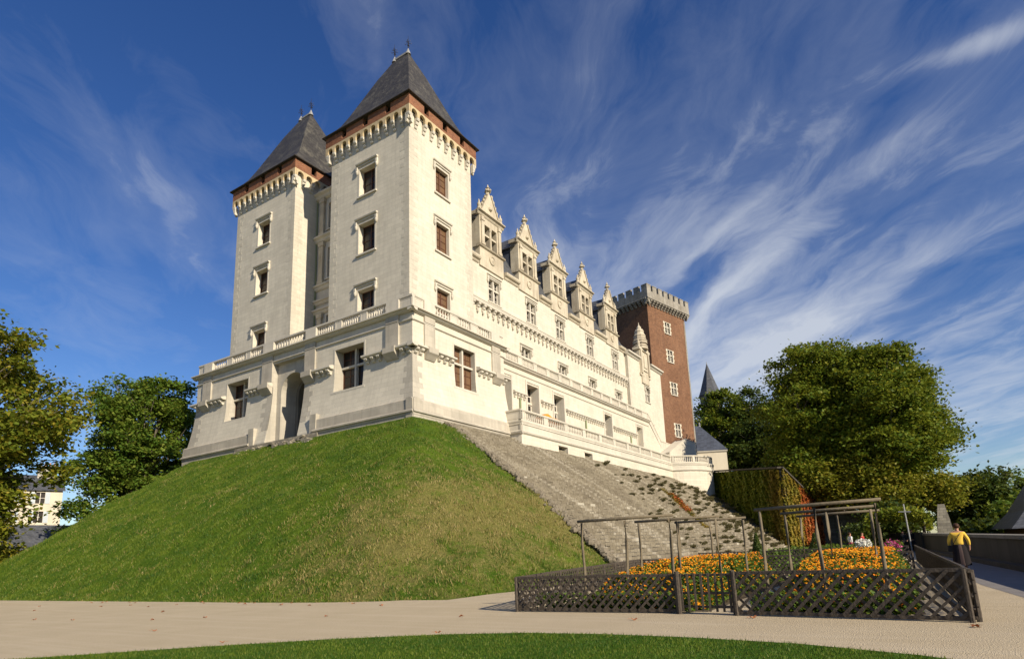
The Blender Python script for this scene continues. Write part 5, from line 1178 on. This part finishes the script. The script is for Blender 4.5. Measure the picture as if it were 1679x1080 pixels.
# marigold beds
def bed(x0, x1, y0, y1, hmax, label, n=42000, nf=5200, side='y1'):
    def top(x, y):
        fx = (x-x0)/(x1-x0); fy = (y-y0)/(y1-y0)
        e = min(1, min(fx, 1-fx)*6+.25)*min(1, min(fy, 1-fy)*5+.2); return hmax*(.62+.38*min(1, fx*2.2))*e*(1+.10*MN.noise((x*1.3, y*1.3, 3)))
    C = []
    for i in range(n):
        x, y = rng.uniform(x0, x1), rng.uniform(y0, y1); t_ = top(x, y); C.append((x+rng.normal()*.06, y+rng.normal()*.06, t_*rng.uniform(.1, 1.0)**.6))
    o = tag(quads('marigold_foliage', leaf_quads(np.array(C), .055, .5), 'flower_leaf', None), kind='stuff')
    fl = {'petal_orange': []}
    for i in range(nf):
        x, y = rng.uniform(x0, x1), rng.uniform(y0, y1); t_ = top(x, y)
        z = t_*(1.0+rng.uniform(-.06, .05)) if i % 6 else t_*rng.uniform(.35, 1.0)
        if i % 6 == 0: x = x0+rng.uniform(-.05, .25); z = min(z, top(x0+.4, y))*rng.uniform(.4, 1)
        fl['petal_orange'].append((x, y, z))
    C = np.array(fl['petal_orange']); N = len(C); Q = []
    for k in range(3):                                                     # three crossed petal rings give a rounded head
        nr = rng.normal(size=(N, 3))*.35+np.array([-.35, -.1, 1.0]); nr /= np.linalg.norm(nr, axis=1)[:, None]
        a = np.cross(nr, rng.normal(size=(N, 3))); a /= np.linalg.norm(a, axis=1)[:, None]; b_ = np.cross(nr, a); s_ = rng.uniform(.015, .030, N)[:, None]
        P_ = C+nr*.006*k; Q.append(np.stack([P_-a*s_, P_-b_*s_, P_+a*s_, P_+b_*s_], 1))
    tag(quads('marigold_flower', np.concatenate(Q), 'petal_orange', None), kind='stuff')
bed(14.3, 24.5, 4.35, 7.9, 1.02, 'left'); bed(14.2, 24.5, .15, 2.95, 1.08, 'right')
rngC = [(13.75+rnd.random()*.5, rnd.uniform(.2, 8.7)) for _ in range(5200)]
C = np.array([(x, y, rnd.random()*.42) for x, y in rngC if not 3.2 < y < 4.5]); tag(quads('border_foliage', leaf_quads(C, .05, .4), 'flower_leaf', None), kind='stuff')
def cone(loc, h, r, label):
    n = 2600; z = rng.random(n)**1.3; a = rng.uniform(0, 2*np.pi, n); rr = r*(1-z)*rng.uniform(.85, 1.05, n)+.03
    C = np.column_stack([loc[0]+rr*np.cos(a), loc[1]+rr*np.sin(a), loc[2]+.1+z*h]); nr = np.column_stack([np.cos(a), np.sin(a), np.full(n, .3)])
    t_ = thing('cone_bush', loc, label, 'bush'); quads('foliage', leaf_quads(C, .055, .1, nr, .5), 'dark_leaf', t_)
    g = MB(); g.tube([(loc[0], loc[1], -.1), (loc[0], loc[1], h*.9)], [.06, .02], 6); g.build('stem', 'bark', t_)
cone((30.8, 6.55, 0), 1.75, .42, 'dark clipped cone bush between the two marigold beds'); cone((41.5, 5.3, 0), 1.7, .62, 'dark clipped cone bush behind the right marigold bed')
clump('flower_bush', (43, 2.75, 1.0), (.55, .5, .34), 500, .075, 'petal_white', 'bush of white flowers in the garden behind the marigolds', 'flowers')
clump('flower_bush', (31.0, .85, .95), (.16, .38, .40), 260, .05, 'petal_pink', 'spray of magenta flowers at the right end of the marigold bed', 'flowers')
C = np.column_stack([rng.uniform(29, 60, 26000), rng.uniform(.8, 9.5, 26000), np.zeros(26000)]); C[:, 2] = rng.random(26000)**.8*(.45+.45*np.sin(C[:, 0]*.8)*np.sin(C[:, 1]*1.3)+.1*(C[:, 0] > 42))
C = C[C[:, 2] > 0]; tag(quads('garden_foliage', leaf_quads(C, .10, .3), 'flower_leaf', None), kind='stuff')
tree('lime_tree', (84, 2.2, 0), rblobs(41, 3.5, 3.5, 1.2, 4.4, 9, 1.9), 9000, .22, 'dark_leaf', 'dark low tree seen through the vine arbour at the end of the walk', trunk_r=.2, clump=1.2)
# vine arbour far down the walk
va = thing('vine_arbour', (66, 1.2, 0), 'long arbour overgrown with vines arching over the far end of the walk', 'arbour')
for x in (60, 64, 68, 72):
    for y in (-.9, 3.0): g = MB(); g.tube([(x, y, 0), (x, y, 2.6)], .06, 6); g.build('post', 'hazel_wood', va)
g = MB()
for x in (60, 64, 68, 72): g.tube([(x, -.9+3.9*k/6, 2.6+.75*math.sin(math.pi*k/6)) for k in range(7)], .045, 6)
g.build('arch', 'hazel_wood', va)
a = rng.uniform(0, np.pi, 15000); x = rng.uniform(59, 74, 15000)
C = np.column_stack([x, 1.05+2.3*np.cos(a)+rng.normal(0, .15, 15000), 2.3+1.15*np.sin(a)+rng.normal(0, .18, 15000)-.5*rng.random(15000)*(rng.random(15000) < .3)])
quads('vines', leaf_quads(C, .13, .4), 'ivy_green', va)
C = np.column_stack([rng.uniform(58.5, 74, 7000), rng.normal(4.0, .5, 7000), rng.uniform(0, 2.6, 7000)])
tag(quads('hedge', leaf_quads(C, .13, .3), 'dark_leaf', None, origin=(66, 4, 0)), 'dark hedge on the left side of the vine arbour', 'hedge')
pk = thing('picket_fence', (66, -1.2, 0), 'weathered picket fence on the right side of the vine arbour', 'fence')
g = MB()
for k in range(46): x = 61.5+k*.3; g.beam((x, -1.25-.03*k*0, 0), (x, -1.25+rnd.uniform(-.03, .03), 1.5+rnd.uniform(-.12, .12)), .07, .04)
g.build('picket_row', 'bark', pk)
g = MB()
for z in (.4, 1.2): g.beam((61.4, -1.2, z), (75.2, -1.2, z), .05, .05)
g.build('rail', 'bark', pk)
# awning on the lower terrace
g = MB(); n = 10
g.ring([[(51.7+3.4*i/n, y_, 14.6+.28*math.sin(i*1.1)*.4+h_*(1-abs(i-3)/8)) for i in range(n+1)] for y_, h_ in ((30.0, .1), (30.6, .75), (31.4, .8), (32.0, .1))], 0, False, False)
tag(g.build('awning', 'awning_orange', None, origin=(53.4, 31, 14.5)), 'orange cloth awning lying over the terrace balustrade', 'awning')
# fallen leaves
FL = [(12.52, 35.45), (11.05, 31.74), (8.97, 25.65), (9.22, 23.5), (14.65, 31.69), (13.03, 26.66), (11.68, 22.88), (9.86, 19.87), (10.66, 18.48), (7.41, 12.18), (12.81, 30.11), (9.37, 8.2), (12.28, 5.29), (13.0, 3.0), (12.29, -0.65), (11.6, 14.2), (12.2, 9.9), (8.2, 16.4)]
for _ in range(16): y_ = rnd.uniform(12.5, 40); FL.append((14.95-rnd.random()**2*1.6, y_))
leaf0 = None
for k, (x, y) in enumerate(FL):
    if leaf0 is None:
        g = MB(); P = []
        for i in range(20):
            a = i*math.pi/10; r_ = (.10 if i % 4 == 0 else .055 if i % 2 else .075); P.append((r_*math.cos(a), r_*math.sin(a)*.8, .02+.025*math.cos(a*2)))
        for i in range(20): g.face([(0, 0, .012), P[i], P[(i+1) % 20]])
        g.beam((.09, 0, .03), (.16, .02, .03), .006, .006)
        leaf0 = o = g.build('fallen_leaf', 'fallen_leaf')
    else: o = leaf0.copy(); COL.objects.link(o)
    o.location = (x, y, .012 if k not in (11,) else .05); s_ = rnd.uniform(.6, 1.0); o.scale = (s_, s_, s_); o.rotation_euler = (rnd.uniform(-.2, .2), rnd.uniform(-.2, .2), rnd.uniform(0, 6))
    tag(o, ('rust-red leaf on the gravel in front of the lattice fence' if y < 9 else 'tiny rust-brown leaf on the gravel along the foot of the mound' if x > 13.2 else 'curled rust-red leaf in the open middle of the pale gravel path') if k not in (11,) else 'curled rust-red leaf lying on the near lawn', 'leaf', 'fallen leaves on the gravel' if k not in (11,) else None)

# ================================================================== PEOPLE
def skin_obj(name, verts, edges, radii, mat, parent, sub=2, root=0):
    me = bpy.data.meshes.new(name); o = bpy.data.objects.new(name, me); COL.objects.link(o); o.parent = parent
    me.from_pydata(verts, edges, []); me.materials.append(MATS[mat])
    md = o.modifiers.new('skin', 'SKIN'); md.use_smooth_shade = True
    for i, v in enumerate(me.skin_vertices[0].data):
        r_ = radii[i]; v.radius = r_ if hasattr(r_, '__len__') else (r_, r_); v.use_root = (i == root)
    sb = o.modifiers.new('sub', 'SUBSURF'); sb.levels = sub; sb.render_levels = sub; return o
def person(loc, yaw, h, label, top='sweater_yellow', bottom='skirt_black', hair='hair_brown', stride=.16, group=None, skirt=False, crouch=False, bag=False, wide=1.0, armout=.0):
    """faces local +Y"""
    t_ = thing('person', loc, label, 'person', group); k = h/1.7; W_ = wide
    pel = .92 if not crouch else .42
    V = [(0, 0, pel), (0, .0, pel+.12), (0, .01, pel+.28), (0, .0, pel+.44), (0, .0, pel+.52), (0, .015, pel+.60), (0, .02, pel+.68), (0, .015, pel+.76)]
    R = [(.15*W_, .12), (.135*W_, .11), (.145*W_, .11), (.13*W_, .10), (.055, .055), (.07, .08), (.082, .098), (.06, .07)]
    E_ = [(i, i+1) for i in range(7)]
    def chain(start, pts, rad):
        pv_ = start
        for p_, r_ in zip(pts, rad): V.append(p_); R.append(r_); E_.append((pv_, len(V)-1)); pv_ = len(V)-1
        return pv_
    for s_ in (-1, 1):
        st = stride*s_
        if not crouch: leg = [(s_*.09*W_, .0, pel-.08), (s_*.10, .5*st+.02, .50), (s_*.10, st-.03, .10), (s_*.10, st+.12, .035)]
        else: leg = [(s_*.12, .04, pel-.04), (s_*.17, .34, .50), (s_*.15, .10, .12), (s_*.15, .24, .04)]
        chain(0, leg, [(.085, .09), (.06, .065), (.042, .045), (.035, .028)])
        ar = [(s_*.155*W_, .0, pel+.455), (s_*(.24*W_+armout), -.04+.10*-s_*stride*3, pel+.20), (s_*(.25*W_+armout), .04-s_*stride*.6, pel-.03), (s_*(.25*W_+armout), .06-s_*stride*.7, pel-.10)]
        hnd = chain(3, ar, [(.062, .062), (.046, .046), (.030, .030), (.036, .020)])
        hx, hy, hz = ar[-1]
        for f in range(4): chain(hnd, [(hx-s_*.004, hy-.027+.018*f, hz-.055-.006*(f in (1, 2))), (hx-s_*.022, hy-.025+.018*f, hz-.088-.008*(f in (1, 2)))], [(.009, .009), (.007, .007)])
        chain(hnd, [(hx-s_*.02, hy+.038, hz-.02), (hx-s_*.03, hy+.048, hz-.05)], [(.010, .010), (.008, .008)])
    S_ = lambda L: [(x*k, y*k, z*k) for x, y, z in L]
    body = skin_obj('body', S_(V), E_, [(a*k, b_*k) for a, b_ in R], 'skin', t_)
    # face: nose, eyes, mouth, ears
    g = MB(); hz = pel+.68; L_ = t_.location
    Q = lambda x, y, z: (L_[0]+x*k, L_[1]+y*k, L_[2]+z*k)
    g.ring([[Q(-.014, .105, hz-.01), Q(.014, .105, hz-.01), Q(0, .138, hz-.02)], [Q(-.006, .10, hz+.035), Q(.006, .10, hz+.035), Q(0, .108, hz+.035)]])
    for s_ in (-1, 1):
        g.lathe(Q(s_*.085, .01, hz-.03), [(.008, 0), (.018*k, .02*k), (.018*k, .05*k), (.006, .065*k)], 6)
        g.lathe(Q(s_*.032, .103, hz+.018), [(.002, 0), (.012*k, .006*k), (.002, .014*k)], 6, 1)
    g.ring([[Q(-.025, .10, hz-.055), Q(.025, .10, hz-.055), Q(.025, .112, hz-.055), Q(-.025, .112, hz-.055)], [Q(-.02, .10, hz-.045), Q(.02, .10, hz-.045), Q(.02, .110, hz-.045), Q(-.02, .110, hz-.045)]], 2)
    g.build('face', ['skin', 'hair_brown', 'petal_pink'], t_)
    # hair cap
    g = MB(); rings = []
    for i in range(9):
        a = i/8*math.pi*.80; rr_ = .107*math.sin(a)+.004; z = hz+.035+.10*math.cos(a)
        rings.append([Q(rr_*math.cos(j*math.pi/8)*.95, .0+rr_*math.sin(j*math.pi/8)*1.12-(.018 if i > 2 else 0)-(.075*min(1, (i-3)/3)*max(0, math.sin(j*math.pi/8)) if i > 3 else 0), z) for j in range(16)])
    g.ring(rings); g.build('hair', hair, t_, True)
    # top garment: torso + sleeves, a little larger than the body
    V2 = [(0, 0, pel-.02), (0, 0, pel+.14), (0, .0, pel+.30), (0, 0, pel+.43), (0, 0, pel+.49)]; R2 = [(.175*W_, .15), (.162*W_, .14), (.168*W_, .135), (.15*W_, .12), (.085, .08)]; E2 = [(i, i+1) for i in range(4)]
    for s_ in (-1, 1):
        ar = [(s_*.165*W_, .0, pel+.43), (s_*(.245*W_+armout), -.04+.10*-s_*stride*3, pel+.20), (s_*(.252*W_+armout), .04-s_*stride*.6, pel-.01)]; pv_ = 3
        for p_, r_ in zip(ar, (.078, .064, .048)): V2.append(p_); R2.append((r_, r_)); E2.append((pv_, len(V2)-1)); pv_ = len(V2)-1
    skin_obj('sweater', S_(V2), E2, [(a*k, b_*k) for a, b_ in R2], top, t_)
    if skirt:
        g = MB(); rings = []
        for f, r_ in ((0, .165), (.08, .19), (.3, .215), (.58, .235), (.74, .25)):
            z = pel+.04-f*1.0; rings.append([Q(r_*W_*(1+.07*math.sin(j*5*2*math.pi/40)*f*1.4)*math.cos(j*2*math.pi/40), r_*.82*(1+.08*math.sin(j*5*2*math.pi/40+1)*f*1.4)*math.sin(j*2*math.pi/40), z+.02*f*math.sin(j*.9)) for j in range(40)])
        g.ring(rings, 0, False)
        for i in range(len(rings)-1):
            for j in range(26, 33): pass
        o = g.build('skirt', [bottom, 'skirt_panel'], t_, True)
        for i, p_ in enumerate(o.data.polygons): p_.material_index = 1 if (i % 40) in (29, 30, 31) else 0
    else:
        V3 = [(0, 0, pel+.02)]; R3 = [(.155*W_, .13)]; E3 = []
        for s_ in (-1, 1):
            st = stride*s_
            leg = [(s_*.09*W_, 0, pel-.08), (s_*.10, .5*st+.02, .50), (s_*.10, st-.03, .11)] if not crouch else [(s_*.12, .04, pel-.04), (s_*.17, .34, .50), (s_*.15, .10, .13)]
            pv_ = 0
            for p_, r_ in zip(leg, (.10, .075, .062)): V3.append(p_); R3.append((r_, r_)); E3.append((pv_, len(V3)-1)); pv_ = len(V3)-1
        skin_obj('trousers', S_(V3), E3, [(a*k, b_*k) for a, b_ in R3], bottom, t_)
    for s_ in (-1, 1):
        st = stride*s_ if not crouch else .12
        V4 = [(s_*.10 if not crouch else s_*.15, st-.05, .05), (s_*.10 if not crouch else s_*.15, st+.05, .045), (s_*.105 if not crouch else s_*.155, st+.15, .035)]
        skin_obj('shoe', S_(V4), [(0, 1), (1, 2)], [(.045*k, .05*k), (.045*k, .042*k), (.038*k, .03*k)], 'shoe_black', t_, 1)
    if bag:
        g = MB(); g.tube([Q(.13, -.01, pel+.50), Q(.02, -.165, pel+.36), Q(-.12, -.17, pel+.16), Q(-.22, -.10, pel+.0)], .012, 6); g.tube([Q(.13, -.01, pel+.50), Q(.04, .15, pel+.32), Q(-.20, .08, pel+.0)], .012, 6)
        g.build('bag_strap', 'shoe_black', t_)
        g = MB(); g.ring([[Q(-.24+a*.12, .0+c*.055, z) for a, c in ((-1, -1), (1, -1), (1, 1), (-1, 1))] for z in (pel-.20, pel-.18, pel+.0, pel+.02)]); g.build('bag', 'shoe_black', t_)
    t_.rotation_euler = (0, 0, yaw); return t_
person((28.6, -1.46, 0), math.radians(-92), 1.80, 'person walking away in a yellow sweater and long black skirt with a shoulder bag', skirt=True, bag=True, wide=1.12, stride=.10, armout=.02)
person((60.5, .75, 0), math.radians(85), 1.72, 'person in a black coat and white shirt walking under the vine arbour, on the left', top='coat_black', bottom='trouser_dark')
person((61.2, .15, 0), math.radians(95), 1.78, 'person in a black coat walking under the vine arbour, on the right', top='coat_black', bottom='trouser_dark')
person((54.5, 4.35, .1), math.radians(-140), 1.66, 'person in a white and pink shirt bending among the garden plants', top='shirt_white', bottom='shirt_pink', armout=.05)
person((56.5, 3.6, .1), math.radians(160), 1.62, 'person in a red shirt standing behind the one in white', top='shirt_red', bottom='trouser_dark')
bpy.context.view_layer.update()
